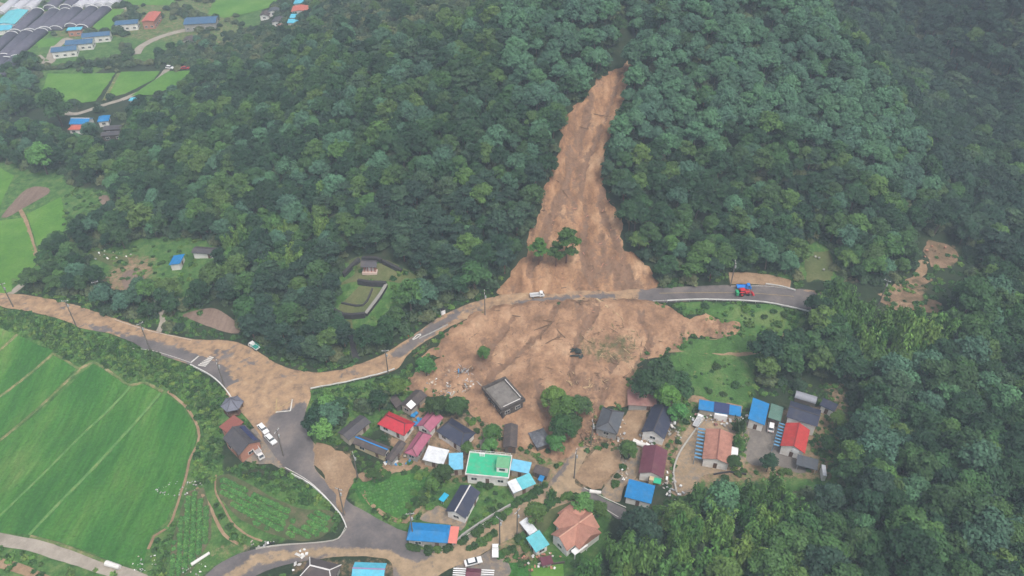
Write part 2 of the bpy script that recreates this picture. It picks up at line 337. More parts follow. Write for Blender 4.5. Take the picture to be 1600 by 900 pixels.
def add_attr(me, name, vals):
    a = me.attributes.new(name, 'FLOAT', 'POINT'); a.data.foreach_set('value', np.asarray(vals, np.float32))
CLEAR = []          # places where no tree stands: (world polygon, margin)
def sheet(name, poly, off, m, step=1.5, jit=0.0, seg=1.5, kind='structure', attrs=None, disp=None, smooth=True, clear=None, label=None, skirt=0.0):
    """a draped sheet of ground cover, triangulated finely enough to follow the terrain"""
    poly = gpoly(poly) if isinstance(poly, str) else np.asarray(poly)
    if clear is not None: CLEAR.append((poly, clear))
    p = smooth_poly(poly, True, seg) if smooth else resample(poly, seg)
    if jit:
        nx = fbm(p[:, 0], p[:, 1], 0.25); ny = fbm(p[:, 0] + 91, p[:, 1] + 17, 0.25)
        p = p + jit * np.stack([nx, ny], 1)
    lo, hi = p.min(0), p.max(0)
    X, Y = np.meshgrid(np.arange(lo[0], hi[0], step), np.arange(lo[1], hi[1], step))
    X = X + (np.random.rand(*X.shape) - .5) * step * .4; Y = Y + (np.random.rand(*Y.shape) - .5) * step * .4
    k = sdist(p, X, Y) > step * 0.5
    pts = np.r_[p, np.stack([X[k], Y[k]], 1)]; nb = len(p)
    v, e, f, *_ = geometry.delaunay_2d_cdt([Vector(q) for q in pts], [(i, (i + 1) % nb) for i in range(nb)], [], 1, 1e-5)
    v = np.array([(q.x, q.y) for q in v]); z = H(v[:, 0], v[:, 1]) + off
    sdv = sdist(p, v[:, 0], v[:, 1])
    if disp is not None: z = z + disp(v[:, 0], v[:, 1], sdv)
    cen = v[np.array(f)].mean(1); keep = inside(p, cen[:, 0], cen[:, 1]); f = [t for t, q in zip(f, keep) if q]
    me = bpy.data.meshes.new(name); me.from_pydata(np.c_[v, z].tolist(), [], f); me.materials.append(m)
    me.polygons.foreach_set('use_smooth', [True] * len(me.polygons))
    for a, fn in (attrs or {}).items(): add_attr(me, a, fn(v[:, 0], v[:, 1], sdv))
    o = bpy.data.objects.new(name, me); col.objects.link(o)
    if kind: o['kind'] = kind
    if label: o['label'] = label
    return o

# ------------------------------------------------------------------ pixel-traced outlines of the plan
MAINROAD = ("-60,452 0,458 60,464 120,478 180,498 240,517 300,530 360,533 400,548 440,572 480,581 520,580 560,570 600,553 640,528 680,500 700,489 740,472 790,460 840,457 900,455 960,454 1020,451 1080,448 1140,446 1200,446 1240,451 1284,460"
            " 1276,491 1262,487 1230,480 1180,473 1100,470 1040,473 1000,470 960,468 900,470 840,475 800,479 760,487 720,503 680,525 640,552 617,579 560,593 500,606 484,611 440,640 400,650 372,640 355,612 330,590 300,572 240,551 180,524 130,514 110,505 60,490 0,480 -60,474")
STREET = ("352,610 370,636 392,662 420,700 445,733 480,753 510,778 533,805 540,825 530,840 505,847 440,851 400,858 360,872 328,893 300,930 370,930 392,905 430,888 480,877 540,870 590,872 612,882 617,930 650,930 690,897 740,873 780,851 806,838 838,813 862,796 898,783 918,781 945,796 966,812 980,806 978,797 945,781 915,765 899,757 902,742 914,716 924,698 906,694 890,712 866,746 845,768 800,797 760,818 720,845 690,862 652,858 636,846 640,834 620,826 575,803 545,785 528,766 510,752 492,732 494,700 488,690 480,676 476,650 484,611 440,590 400,590")
MUDLOW = ("718,500 757,484 830,473 900,468 1000,468 1040,474 1068,491 1120,496 1158,518 1110,527 1075,522 1062,545 1005,565 990,600 987,630 955,636 935,655 918,690 895,712 870,722 835,706 800,702 788,668 760,662 736,648 728,630 700,624 672,620 650,614 632,606 648,580 690,562 655,560 692,530")
road_w = gpoly(MAINROAD); street_w = gpoly(STREET); mudlow_w = gpoly(MUDLOW)
GREY = [gpoly(s) for s in (
    "130,508 170,512 230,532 300,552 345,574 365,598 375,640 352,612 330,590 300,573 240,552 180,525",
    "612,556 645,531 680,506 715,487 722,489 690,510 655,535 622,560", "800,475 840,468 900,463 960,462 960,465 900,467 840,473 805,479",
    "1000,450 1080,446 1200,444 1330,470 1310,500 1230,482 1100,472 1000,472")]
GREY2 = [gpoly(s) for s in ("425,650 476,630 490,690 492,732 545,785 575,803 636,834 652,862 700,862 690,872 640,866 590,852 540,852 505,850 540,820 500,775 445,733 410,690",
                            "910,766 945,781 985,800 970,812 945,796", "330,880 400,862 440,858 430,868 380,885 330,915 300,930 290,910")]
TANP = [gpoly("470,858 560,856 612,860 650,880 720,846 800,800 870,748 905,700 924,698 905,742 912,775 865,797 800,842 720,885 640,925 612,885 560,872 480,872 400,885 340,925 330,915 400,866"),
        gpoly("497,700 530,720 545,745 536,770 520,765 494,735")]
def wmask(polys, w=1.2):
    return lambda x, y, s: np.max([sstep(-w, w, sdist(p, x, y)) for p in polys], 0)
def mud_main(x, y, s):
    d = pldist(road_mid, x, y, False)          # tyre tracks run along the road
    return np.clip(1.12 - 1.12 * wmask(GREY, 2.0)(x, y, s) + 0.24 * np.cos(d * 3.6) - 0.22 + 0.45 * fbm(x, y, 0.10), 0, 1)
def mud_street(x, y, s): return np.clip(1 - 1.2 * np.maximum(wmask(GREY2, 2.2)(x, y, s), sstep(160, 130, y)) + 0.15 * np.cos(s * 3.0) - 0.05, 0, 1)
def tan_street(x, y, s): return np.clip(wmask(TANP, 1.6)(x, y, s) * 0.8 + 0.16 * np.cos(s * 3.2) + 0.02, 0, 1)

# the ground: one sheet out past the horizon
GRASSP = [gpoly(s) for s in (
    "-400,250 0,230 60,220 110,290 180,300 185,330 150,375 60,400 50,440 0,480 120,500 240,545 350,610 400,660 345,690 350,740 500,760 530,830 400,850 320,900 200,950 -200,950",
    "-300,180 60,170 180,95 320,90 400,60 420,-40 -200,-60", "1060,470 1230,478 1262,490 1250,540 1180,560 1180,640 1080,640 1000,600 1060,545 1160,518",
    "470,610 620,585 650,590 640,640 560,690 490,700", "540,745 690,725 760,760 860,770 850,830 640,900 560,820", "520,420 560,400 650,430 640,470 560,560 520,500",
    "1060,640 1320,640 1320,760 1050,800", "1210,340 1330,340 1320,440 1200,440", "640,770 870,690 900,700 830,830", "800,770 960,770 940,900 760,900", "130,370 340,370 340,430 300,520 150,480 130,420")]
DIRTP = [gpoly(s) for s in ("600,640 760,640 840,690 930,640 1060,640 1080,760 900,770 700,760 600,720", "1060,650 1320,620 1310,750 1060,770", "740,860 800,830 860,870 800,905 720,905", "190,390 250,400 240,450 170,480 130,470",
                            "1370,455 1450,440 1460,490 1375,480", "1445,370 1500,385 1490,420 1450,410", "480,690 560,700 550,760 500,740", "190,415 240,400 235,450 195,450", "1020,610 1110,615 1100,640 1040,640", "1280,590 1330,600 1330,680 1290,650",
                            "335,850 400,845 400,860 320,880", "460,870 640,870 640,905 440,905", "60,-20 330,-20 420,60 300,70 180,60 80,70", "1300,430 1345,430 1350,445 1310,445",
                            "640,770 700,790 700,815 650,810", "1195,520 1260,500 1270,545 1200,570")]
def build_ground():
    xs = np.r_[[-3000, -1600, -1000, -700, -540], gx, [540, 700, 1000, 1600, 3000]]; ys = np.r_[[-800, -300, -60, 20], gy, [760, 950, 1300, 2000, 3500]]
    X, Y = np.meshgrid(xs, ys); Z = np.clip(rbf(X, Y), -6, 115); Z[4:-5, 5:-5] = ZZ
    ny, nx = X.shape; v = np.stack([X, Y, Z], -1).reshape(-1, 3)
    i = np.arange(ny * nx).reshape(ny, nx); f = np.stack([i[:-1, :-1], i[:-1, 1:], i[1:, 1:], i[1:, :-1]], -1).reshape(-1, 4)
    me = bpy.data.meshes.new('ground'); me.from_pydata(v.tolist(), [], f.tolist()); me.materials.append(M_GROUND)
    me.polygons.foreach_set('use_smooth', [True] * len(me.polygons))
    x, y = v[:, 0], v[:, 1]
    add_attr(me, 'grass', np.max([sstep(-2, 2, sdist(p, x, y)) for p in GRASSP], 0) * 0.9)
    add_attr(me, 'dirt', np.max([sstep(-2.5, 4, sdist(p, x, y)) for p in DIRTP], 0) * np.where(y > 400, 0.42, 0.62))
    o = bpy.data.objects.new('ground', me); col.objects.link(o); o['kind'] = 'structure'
build_ground()
CLEAR.append((road_w, 2.0)); CLEAR.append((street_w, 1.5)); g_ = np.gradient(GULLY, axis=0); g_ = np.stack([-g_[:, 1], g_[:, 0]], 1) / np.linalg.norm(g_, axis=1)[:, None]; CLEAR.append((np.r_[GULLY + g_ * 1.0, (GULLY - g_ * 1.0)[::-1]], 0.5))
CLEAR.append((mudlow_w, 0.5)); CLEAR.append((SCAR, 0.6))
for s in ("150,186 200,186 202,240 150,240", "100,178 176,176 176,215 100,222", "205,45 300,28 312,58 245,92 208,98", "70,66 180,50 192,92 80,106", "545,405 640,420 668,452 620,492 578,535 545,535 530,515 528,490 534,465 552,440", "285,385 345,385 335,440 260,440", "140,390 235,390 235,450 190,460 140,430", "1255,390 1300,390 1300,455 1255,455", "868,862 900,850 950,812 985,822 968,858 935,885 900,905 868,890", "1385,452 1435,425 1440,378 1490,372 1512,412 1480,450 1490,505 1380,505", "470,606 560,590 640,560 655,580 640,604 560,628 490,644"): CLEAR.append((gpoly(s), 1.0))

CHAN = [smooth_poly(gpoly(c), False, 1.5) for c in ("968,118 958,150 945,190 932,222 918,250 908,300 916,340 910,395 926,448", "948,225 958,268 938,310 950,355 972,400 985,445", "890,235 884,290 858,350 848,390 826,430", "925,150 915,190 900,230",
        "868,482 846,520 812,552 770,590 748,612", "935,482 905,530 893,575 900,600", "1000,490 1015,530 1004,560 985,600", "800,500 770,540 730,580", "840,600 850,650 858,700", "960,560 950,600 935,640")]
def chan(x, y): return np.min([pldist(c, x, y, False) for c in CHAN], 0) + 0.8 * fbm(x, y, 0.4)
def gully(x, y, s):
    """erosion channels running downhill, lumps of soil, a ragged lip"""
    n1 = np.array([mnoise.ridged_multi_fractal(Vector((a * 0.16, b * 0.05, 1.3)), 0.9, 2.1, 4, 0.9, 1.6) for a, b in zip(x, y)])
    n2 = fbm(x, y, 0.35, 4)
    n3 = fbm(x * 3.0, y * 0.55, 0.30, 4)
    d = np.clip(s / 2.5, 0, 1) * (0.62 + 0.30 * n1 * sstep(0, 1, np.abs(n1)) + 0.5 * np.maximum(n2, -0.4) + 0.45 * n3 - 0.75 * (1 - sstep(0.3, 2.2, chan(x, y))))
    return np.maximum(d, 0.12 * np.clip(s / 1.0, 0, 1))
def wet(x, y, s):
    """damp darker run-off patches"""
    n = np.array([mnoise.fractal(Vector((a * 0.11, b * 0.035, 9.1)), 0.7, 2.1, 4) for a, b in zip(x, y)])
    return np.clip(np.clip(0.34 + 0.95 * n, 0, 1) * 0.75 + 0.7 * (1 - sstep(0.4, 1.8, chan(x, y))), 0, 1)
WEEDM = [gpoly(s) for s in ("905,530 990,520 1000,555 985,575 930,570 900,555", "1075,512 1130,520 1070,527", "980,575 1010,560 1000,600 985,600")]
sheet('landslide', SCAR, 0.10, M_SLIDE, 0.8, 1.5, 0.8, attrs={'wet': wet, 'weed': lambda x, y, s: x * 0}, disp=gully)
sheet('mud', mudlow_w, 0.12, M_MUD, 0.8, 2.0, 0.8, attrs={'wet': wet, 'weed': lambda x, y, s: 0.5 * wmask(WEEDM, 3)(x, y, s)}, disp=gully)
sheet('road', road_w, 0.16, M_ROAD, 1.2, 0.25, 1.2, attrs={'mud': mud_main, 'tan': lambda x, y, s: x * 0})
sheet('road', street_w, 0.24, M_ROAD, 1.0, 0.15, 1.0, attrs={'mud': mud_street, 'tan': tan_street})
# paths and yards
def path(s, w, m, name='path', off=0.1, jit=0.2, clear=1.0):
    l = smooth_poly(gpoly(s), False, 2.0); d = np.gradient(l, axis=0); d /= np.linalg.norm(d, axis=1)[:, None] + 1e-9; nn = np.stack([-d[:, 1], d[:, 0]], 1)
    sheet(name, np.r_[l + nn * w / 2, (l - nn * w / 2)[::-1]], off, m, max(0.8, w / 3), jit, 1.5, smooth=False, clear=clear, attrs={'mud': lambda x, y, s: x * 0 + 0.15})
path("-40,830 0,843 55,853 100,867 160,886 230,910", 3.6, M_CONC)
path("-40,868 0,880 40,892 80,912", 2.6, M_DIRT)
path("262,612 292,637 310,670 309,692 296,720 289,752 273,800 262,825 241,838 232,858", .75, M_DIRT)
path("308,762 322,782 335,805 350,835 375,852", .8, M_DIRT); path("338,742 336,765 348,790 362,815 385,835 410,845", 0.5, M_DIRT)
path("148,470 108,454 60,437", 0.1, M_DIRT) if False else None
path("245,522 255,500 250,480 240,455", 2.2, M_CONC); path("0,470 22,455 45,438 62,425", 2.6, M_CONC)
path("65,425 52,385 38,340 25,320", 1.6, M_DIRT)
path("213,85 222,72 250,58 285,48 300,45", 5.0, M_CONC); path("262,108 250,122 230,138 205,150 190,156", 4.0, M_CONC); path("190,156 160,165 120,178 100,176", 3.4, M_CONC)
path("-30,-5 40,18 110,18 180,16 215,9", 4.0, M_CONC); path("55,88 75,98 90,70 110,60", 6.0, M_CONC)
path("1040,549 1090,545 1130,553 1165,553 1200,545", 1.6, M_DIRT); path("1380,466 1405,448 1430,438 1446,410", 3.0, M_DIRT, jit=1.6)
path("1384,474 1412,480 1440,484", 3.5, M_DIRT, jit=1.4); path("1140,436 1190,437 1235,446", 4.5, M_DIRT)
path("1062,530 1090,536 1120,531 1150,536 1190,528", 1.2, M_DIRT, jit=.8); path("1070,585 1085,578 1110,586", 1.5, M_DIRT, jit=1.0)
path("1080,622 1110,628 1160,640", 2.5, M_DIRT); path("738,668 752,685 756,720", 1.6, M_YARD)
path("546,500 548,525 556,560", 2.0, M_GRASS)
sheet('path', "1447,380 1475,380 1497,402 1482,420 1452,412", 0.1, M_TRACK, 2, 1.5); sheet('path', "1376,464 1400,448 1444,434 1458,440 1425,456 1466,474 1452,490 1386,478", 0.1, M_TRACK, 2, 1.5)
sheet('yard', "1072,672 1098,655 1165,655 1165,720 1150,738 1100,742 1085,770 1050,772 1053,720", 0.12, M_YARD, 1.5, 0.3, attrs={'mud': lambda x, y, s: x * 0 + 0.6}, clear=0.5)
sheet('yard', "1163,668 1200,660 1238,690 1262,730 1250,740 1215,728 1168,722", 0.12, M_YARD, 1.5, 0.2, attrs={'mud': lambda x, y, s: x * 0 + 0.1}, clear=0.5)
sheet('yard', "985,690 1000,700 995,745 975,760 968,785 940,772 960,740", 0.13, M_YARD, 1.2, 0.3, attrs={'mud': lambda x, y, s: x * 0 + 0.55}, clear=0.5)
sheet('mud', "900,744 912,722 928,706 950,699 968,702 970,716 958,738 943,762 928,766 905,757", 0.30, M_DIRT, 1.0, 0.9, smooth=False, attrs={'wet': lambda x, y, s: x * 0, 'weed': lambda x, y, s: x * 0}, clear=0.5)
sheet('mud', "968,662 985,640 1012,640 1004,672 1036,690 1060,676 1056,694 1000,700 975,696 962,684", 0.14, M_DIRT, 1.0, 0.9, smooth=False, attrs={'wet': lambda x, y, s: x * 0, 'weed': lambda x, y, s: x * 0}, clear=0.5)
sheet('mud', "495,692 512,697 535,708 552,722 557,742 549,758 540,785 538,806 531,800 528,776 518,764 502,748 492,728", 0.29, M_DIRT, 1.0, 1.1, smooth=False, attrs={'wet': lambda x, y, s: x * 0 + .15, 'weed': lambda x, y, s: x * 0}, clear=0.5)
sheet('yard', "360,700 405,668 440,705 445,733 425,725 395,724", 0.18, M_YARD, 1.5, 0.3, attrs={'mud': lambda x, y, s: x * 0 + 0.45}, clear=0.5)
sheet('yard', "715,880 745,872 778,858 795,900 720,910", 0.14, M_YARD, 1.5, 0.3, attrs={'mud': lambda x, y, s: x * 0 + 0.4}, clear=0.5)
sheet('yard', "655,812 685,790 700,795 730,812 720,830 705,820", 0.13, M_YARD, 1.2, 0.3, attrs={'mud': lambda x, y, s: x * 0 + 0.5}, clear=0.5)

for s in ("612,684 632,692 641,700 625,707 610,697", "606,722 640,716 668,722 700,721 692,729 640,735 600,744 566,752 556,742 575,736", "709,690 699,702 688,690 694,677 705,681", "737,652 752,674 747,694 735,670", "640,640 662,628 668,640 655,652 646,656", "760,655 790,668 812,660 814,702 806,706 785,702 770,690"):
    sheet('yard', s, 0.15, M_DIRT, 1.2, 0.7, clear=0.2)
# rice paddies, plots, meadows
PADDY = ["-60,500 0,512 24,522 0,545 -60,580", "30,524 82,549 0,617 -60,665 -60,585 0,550", "84,556 121,574 105,590 0,685 -60,740 -60,672 0,622", "146,569 202,601 130,675 0,804 -60,862 -60,745 0,692 126,584",
         "222,599 248,613 190,680 42,836 0,832 -30,828 0,808 134,676 207,606", "256,614 288,638 306,670 305,692 292,720 284,760 258,816 236,838 222,888 180,880 140,862 90,846 48,836 194,682"]
for p in PADDY: sheet('rice_field', p, 0.10, M_RICE, 2.5, 0.25, smooth=False, clear=3.0)
for p in ["0,345 36,340 60,410 30,437 0,432 -60,440 -60,350", "42,335 95,308 105,350 66,408", "-60,262 0,262 22,275 0,322 -60,330", "0,420 18,432 20,455 0,460 -60,460 -60,430"]: sheet('rice_field', p, 0.10, M_RICE2, 3, 0.3, smooth=False, clear=3.0)
for p in ["75,115 180,114 150,158 85,165 60,160", "190,112 250,111 240,125 195,147 162,155", "262,112 305,110 290,128 240,148 205,150", "155,15 195,14 172,47 145,46", "335,0 440,-5 420,12 350,28 325,22", "180,-12 290,-14 270,8 200,8", "55,62 100,58 85,72 60,75"]:
    sheet('rice_field', p, 0.14, M_RICE2, 4, 0.4, smooth=False, clear=4.0)
sheet('plot', "2,340 40,297 72,293 76,302 50,318 10,340", 0.12, M_PLOT, 2, 0.3, clear=2.0); sheet('plot', "155,308 168,306 175,328 170,332 158,318", 0.12, M_PLOT, 2, 0.3, clear=2.0)
sheet('plot', "286,492 330,482 365,500 372,522 330,512 300,500", 0.12, M_PLOT, 2, 0.3, clear=2.0); sheet('plot', "150,392 200,405 190,418 160,410 140,400", 0.12, M_GRASS, 2, 0.3, clear=2.0)
sheet('plot', "190,430 218,420 225,440 200,455", 0.12, M_PLOT, 2, 0.5, clear=2.0)
sheet('plot', "292,768 318,762 332,806 330,842 300,892 262,915 268,850 280,806", 0.10, M_VEG, 1.5, 0.2, smooth=False, clear=1.5)
sheet('plot', "340,744 356,740 455,790 520,800 514,832 478,846 432,838 372,808 342,772", 0.10, M_VEG, 1.5, 0.3, clear=1.5)
sheet('plot', "548,758 600,746 676,738 655,772 632,806 612,810 566,786", 0.10, M_RICE, 1.5, 0.2, smooth=False, clear=1.5)
sheet('plot', "785,880 826,878 826,915 785,915", 0.12, M_RICE, 2, 0.1, smooth=False, clear=1.5); sheet('plot', "830,884 880,880 882,915 830,915", 0.12, M_RICE2, 2, 0.1, smooth=False, clear=1.5)
sheet('grass', "1062,473 1180,477 1225,484 1218,530 1195,550 1130,552 1062,548 1066,530 1112,530 1160,519 1125,494 1068,488", 0.13, M_MEADOW, 1.5, 1.0, clear=1.0, attrs={'mud': lambda x, y, s: 0.1 + 0.1 * (s < 1.5)})
sheet('grass', "1064,553 1120,556 1160,562 1180,600 1140,630 1080,610 1068,580", 0.13, M_MEADOW, 1.5, 0.8, clear=0.5, attrs={'mud': lambda x, y, s: 0.2 + 0 * x})
sheet('grass', "545,410 575,400 640,425 660,440 640,445 600,440 560,440 530,445 555,428", 0.12, M_GRASS, 2, 0.3, clear=2.0)
sheet('grass', "562,447 603,452 572,492 535,494 530,478", 0.12, M_GRASS, 2, 0.2, smooth=False, clear=3.0)
sheet('grass', "1256,392 1298,392 1300,440 1258,440", 0.12, M_GRASS, 2, 1.5, smooth=False, clear=2.5); sheet('grass', "835,805 895,780 915,786 905,800 870,808 855,828 848,835", 0.12, M_GRASS, 1.5, 0.3, clear=1.0)
sheet('grass', "290,393 335,398 325,425 285,418", 0.12, M_MEADOW, 1.5, 0.3, clear=2.0, attrs={'mud': lambda x, y, s: 0 * x})
# raised field banks (bunds)
def bund_line(s, w=0.5, h=0.25, m=None, name='bank'):
    l = smooth_poly(gpoly(s), False, 2.0); d = np.gradient(l, axis=0); d /= np.linalg.norm(d, axis=1)[:, None] + 1e-9; nn = np.stack([-d[:, 1], d[:, 0]], 1)
    b = MB(); rows = []
    for (a, hh) in ((-w, -0.1), (-w * .45, h), (w * .45, h), (w, -0.1)):
        q = l + nn * a; rows.append(np.c_[q, H(q[:, 0], q[:, 1]) + 0.06 + hh])
    k = len(l); b.poly([tuple(p) for r in rows for p in r], [(j * k + i, j * k + i + 1, (j + 1) * k + i + 1, (j + 1) * k + i) for j in range(3) for i in range(k - 1)])
    o = b.build(name, m or M_BUND); o['kind'] = 'structure'
M_BUND = ground_mat('field_bank_soil', [(0.36, (0.07, 0.13, 0.04)), (0.5, (0.13, 0.17, 0.06)), (0.64, (0.30, 0.24, 0.13))], 0.35, 1.5, 0.2)
M_BUNDG = ground_mat('field_bank_grass', [(0.3, (0.06, 0.16, 0.04)), (0.5, (0.10, 0.22, 0.06)), (0.75, (0.22, 0.27, 0.10))], 0.3, 1.5, 0.2)
for s in ["27,523 0,547 -40,580", "83,552 0,619 -40,650", "125,578 100,600 0,688 -40,722"]: bund_line(s)
bund_line("203,604 132,676 60,748 0,806 -30,834", m=M_BUNDG); bund_line("250,614 192,681 110,768 45,836", 0.55, 0.2, M_BUNDG)
bund_line("84,552 104,564 125,576 146,566 175,583 203,602 226,598 255,612", 0.5, 0.25); bund_line("48,838 100,853 180,884", 0.6, 0.2); bund_line("185,115 162,158", 1.2, 0.4)
# ------------------------------------------------------------------ buildings
def rmat(name, c, ribs=('X', 1.6), c2=None, amt=0.6, rough=0.6, var=0.16):
    c2 = tuple(0.72 * a + 0.28 * b for a, b in zip(c2 or c, (0.20, 0.16, 0.12)))      # weathered, dusty patches
    return mat(name, c, rough, var, 0.9, 0.35, 0.0, ribs, 0.4, c2, max(amt, .55), 0.35)
RUST = (0.16, 0.085, 0.05)
RM = dict(
    navy=rmat('navy_metal_roof', (0.035, 0.042, 0.075), c2=(0.055, 0.06, 0.085)), grey=rmat('grey_slate_roof', (0.085, 0.095, 0.11), c2=(0.11, 0.115, 0.12)), slate=rmat('dark_grey_roof', (0.075, 0.07, 0.078), c2=(0.11, 0.095, 0.085)),
    brown=rmat('weathered_asbestos_roof', (0.085, 0.07, 0.068), ('X', 2.2), (0.15, 0.12, 0.10), 0.7, 0.9, 0.15), red=rmat('bright_red_metal_roof', (0.50, 0.028, 0.045), c2=(0.42, 0.03, 0.04)), red2=rmat('red_metal_roof', (0.48, 0.045, 0.04), c2=(0.40, 0.05, 0.04)),
    pink=rmat('faded_pink_metal_roof', (0.37, 0.11, 0.17), c2=(0.40, 0.15, 0.20)), maroon=rmat('maroon_metal_roof', (0.135, 0.038, 0.058), c2=(0.16, 0.05, 0.065)), blue=rmat('bright_blue_metal_roof', (0.006, 0.19, 0.46), c2=(0.03, 0.24, 0.48), amt=.5),
    cyan=rmat('light_blue_metal_roof', (0.10, 0.47, 0.62), c2=(0.20, 0.52, 0.64)), aqua=rmat('pale_aqua_metal_roof', (0.13, 0.50, 0.56), c2=(0.20, 0.54, 0.58)), white=rmat('white_metal_roof', (0.68, 0.70, 0.72), c2=(0.52, 0.57, 0.60)),
    green=mat('green_waterproof_roof', (0.03, 0.40, 0.21), 0.6, 0.1, 1.0, c2=(0.16, 0.33, 0.21), c2amt=.7, c2scale=0.6), dkgreen=rmat('dull_green_corrugated_roof', (0.10, 0.20, 0.16), ('X', 3), (0.14, 0.22, 0.18)),
    tile=rmat('salmon_clay_tile_roof', (0.44, 0.215, 0.155), ('Y', 2.4), (0.36, 0.16, 0.12), .6, 0.8, 0.15), terra=rmat('mottled_terracotta_roof', (0.40, 0.19, 0.14), ('Y', 2.0), (0.30, 0.12, 0.09), .9, 0.85, 0.22), rust=rmat('rusty_tin_roof', (0.30, 0.15, 0.13), ('X', 2.4), (0.40, 0.26, 0.21), .8, 0.85, 0.15),
    conc=mat('stained_concrete_roof', (0.18, 0.165, 0.15), 0.95, 0.2, 0.8, c2=(0.10, 0.09, 0.085), c2amt=.8, c2scale=0.5), thatch=mat('crumpled_tarpaulin', (0.10, 0.105, 0.12), 0.7, 0.3, 1.5, bump=1.0, c2=(0.18, 0.18, 0.19), c2amt=.7, c2scale=0.8), orange=rmat('orange_metal_roof', (0.50, 0.13, 0.09), c2=(0.45, 0.17, 0.13)),
    dblue=rmat('dull_blue_metal_roof', (0.05, 0.13, 0.24), c2=(0.08, 0.16, 0.25)), salmon=mat('salmon_awning', (0.62, 0.19, 0.15), 0.7, 0.08), pblue=rmat('pale_blue_metal_roof', (0.17, 0.50, 0.70), c2=(0.25, 0.55, 0.70)))
WM = dict(white=mat('white_render', (0.74, 0.72, 0.69), 0.9, 0.1, 1.5, c2=(0.46, 0.42, 0.37), c2amt=.55), grey=mat('grey_block_wall', (0.32, 0.31, 0.29), 0.95, 0.15, 2.0, c2=(0.22, 0.20, 0.18)), cream=mat('cream_render', (0.52, 0.43, 0.26), 0.9, 0.12, 1.5, c2=(0.35, 0.28, 0.18)),
          brick=mat('salmon_brick', (0.42, 0.20, 0.14), 0.95, 0.25, 5.0, c2=(0.34, 0.17, 0.12)), dark=mat('dark_plank_wall', (0.10, 0.085, 0.075), 0.9, 0.25, 3.0), beige=mat('beige_block_wall', (0.42, 0.37, 0.30), 0.95, 0.15, 2.0, c2=(0.30, 0.25, 0.2)), conc=mat('bare_concrete', (0.070, 0.060, 0.056), 0.95, 0.25, 1.0, c2=(0.14, 0.12, 0.10), c2amt=.6))
M_GLASS = mat('dark_window_glass', (0.03, 0.04, 0.05), 0.15, 0.05, 1, 0.6); M_FRAME = mat('white_window_frame', (0.65, 0.65, 0.63), 0.6, 0.05); M_DOOR = mat('brown_door', (0.12, 0.07, 0.05), 0.7, 0.15)
M_WHITE = mat('white_paint', (0.74, 0.74, 0.73), 0.4, 0.04); M_BLACK = mat('black_rubber', (0.02, 0.02, 0.02), 0.8, 0.1); M_STEEL = mat('galvanised_steel', (0.42, 0.43, 0.44), 0.5, 0.1, metal=0.3); M_RIDGE = mat('dark_ridge_tile', (0.06, 0.055, 0.06), 0.7, 0.1)
M_WRIDGE = mat('white_ridge_mortar', (0.62, 0.60, 0.58), 0.8, 0.1); M_RIDGEP = mat('dark_pink_ridge', (0.14, 0.05, 0.07), 0.6, 0.1); M_SOLAR = mat('blue_solar_cells', (0.035, 0.05, 0.14), 0.25, 0.1, 1, 0.6, ribs=('X', 3)); M_BSTEEL = mat('blue_painted_steel', (0.10, 0.24, 0.38), 0.5, 0.1); M_POLEC = mat('pole_concrete', (0.14, 0.125, 0.11), 0.9, 0.15)
M_PARA = mat('white_parapet_paint', (0.66, 0.64, 0.61), 0.85, 0.1, 1.5, c2=(0.40, 0.38, 0.34), c2amt=.6)
RECTS = []
def rect3(A, B, C, he, dz=0.0):
    cx, cy_ = (A[0] + C[0]) / 2, (A[1] + C[1]) / 2
    zb = G(cx, cy_)[2]
    for _ in range(4):
        a, b, c = W(*A, zb + he), W(*B, zb + he), W(*C, zb + he); ct = (a + c) / 2; zb = float(H(ct.x, ct.y)) + dz
    u = (b - a).to_2d(); L = u.length; u = u.normalized(); v = Vector((-u.y, u.x)); w = (c - b).to_2d().dot(v)
    return ct, zb, u, L, abs(w)
def facing(ang, nx, ny, ct):
    wx = nx * math.cos(ang) - ny * math.sin(ang); wy = nx * math.sin(ang) + ny * math.cos(ang)
    return (wx * (-ct.x) + wy * (-ct.y)) / math.hypot(ct.x, ct.y)
def add_openings(root, L, W_, h, ang, ct, door=True, win=True, z0=0.0):
    """windows (frame + pane) and a door on each wall that can be seen"""
    done = not door
    for nx, ny, ln, dist in ((0, -1, L, W_ / 2), (0, 1, L, W_ / 2), (1, 0, W_, L / 2), (-1, 0, W_, L / 2)):
        if facing(ang, nx, ny, ct) < 0.12 or ln < 2.2: continue
        k = max(1, int(ln / 3.4)); rz = math.atan2(ny, nx) + math.pi / 2
        for i in range(k):
            t = (i + .5) / k * ln - ln / 2; cx, cy_ = nx * dist - ny * t, ny * dist + nx * t
            if not done and i == k // 2:
                d = MB(); d.box((cx + nx * .03, cy_ + ny * .03, z0 + 1.0), (1.0, .09, 2.0), rz); d.build('door', M_DOOR, root); done = True; continue
            if not win: continue
            ww = min(1.7, ln / k * .6); hz = z0 + min(1.55, h * .55); f = MB(); f.box((cx + nx * .03, cy_ + ny * .03, hz), (ww, .10, 1.15), rz); fo = f.build('window', M_FRAME, root)
            p = MB()
            for q in (-.25, .25): p.box((cx + nx * .065 - ny * q * ww * .94, cy_ + ny * .065 + nx * q * ww * .94, hz), (ww * .42, .06, .95), rz)
            p.build('pane', M_GLASS, fo)
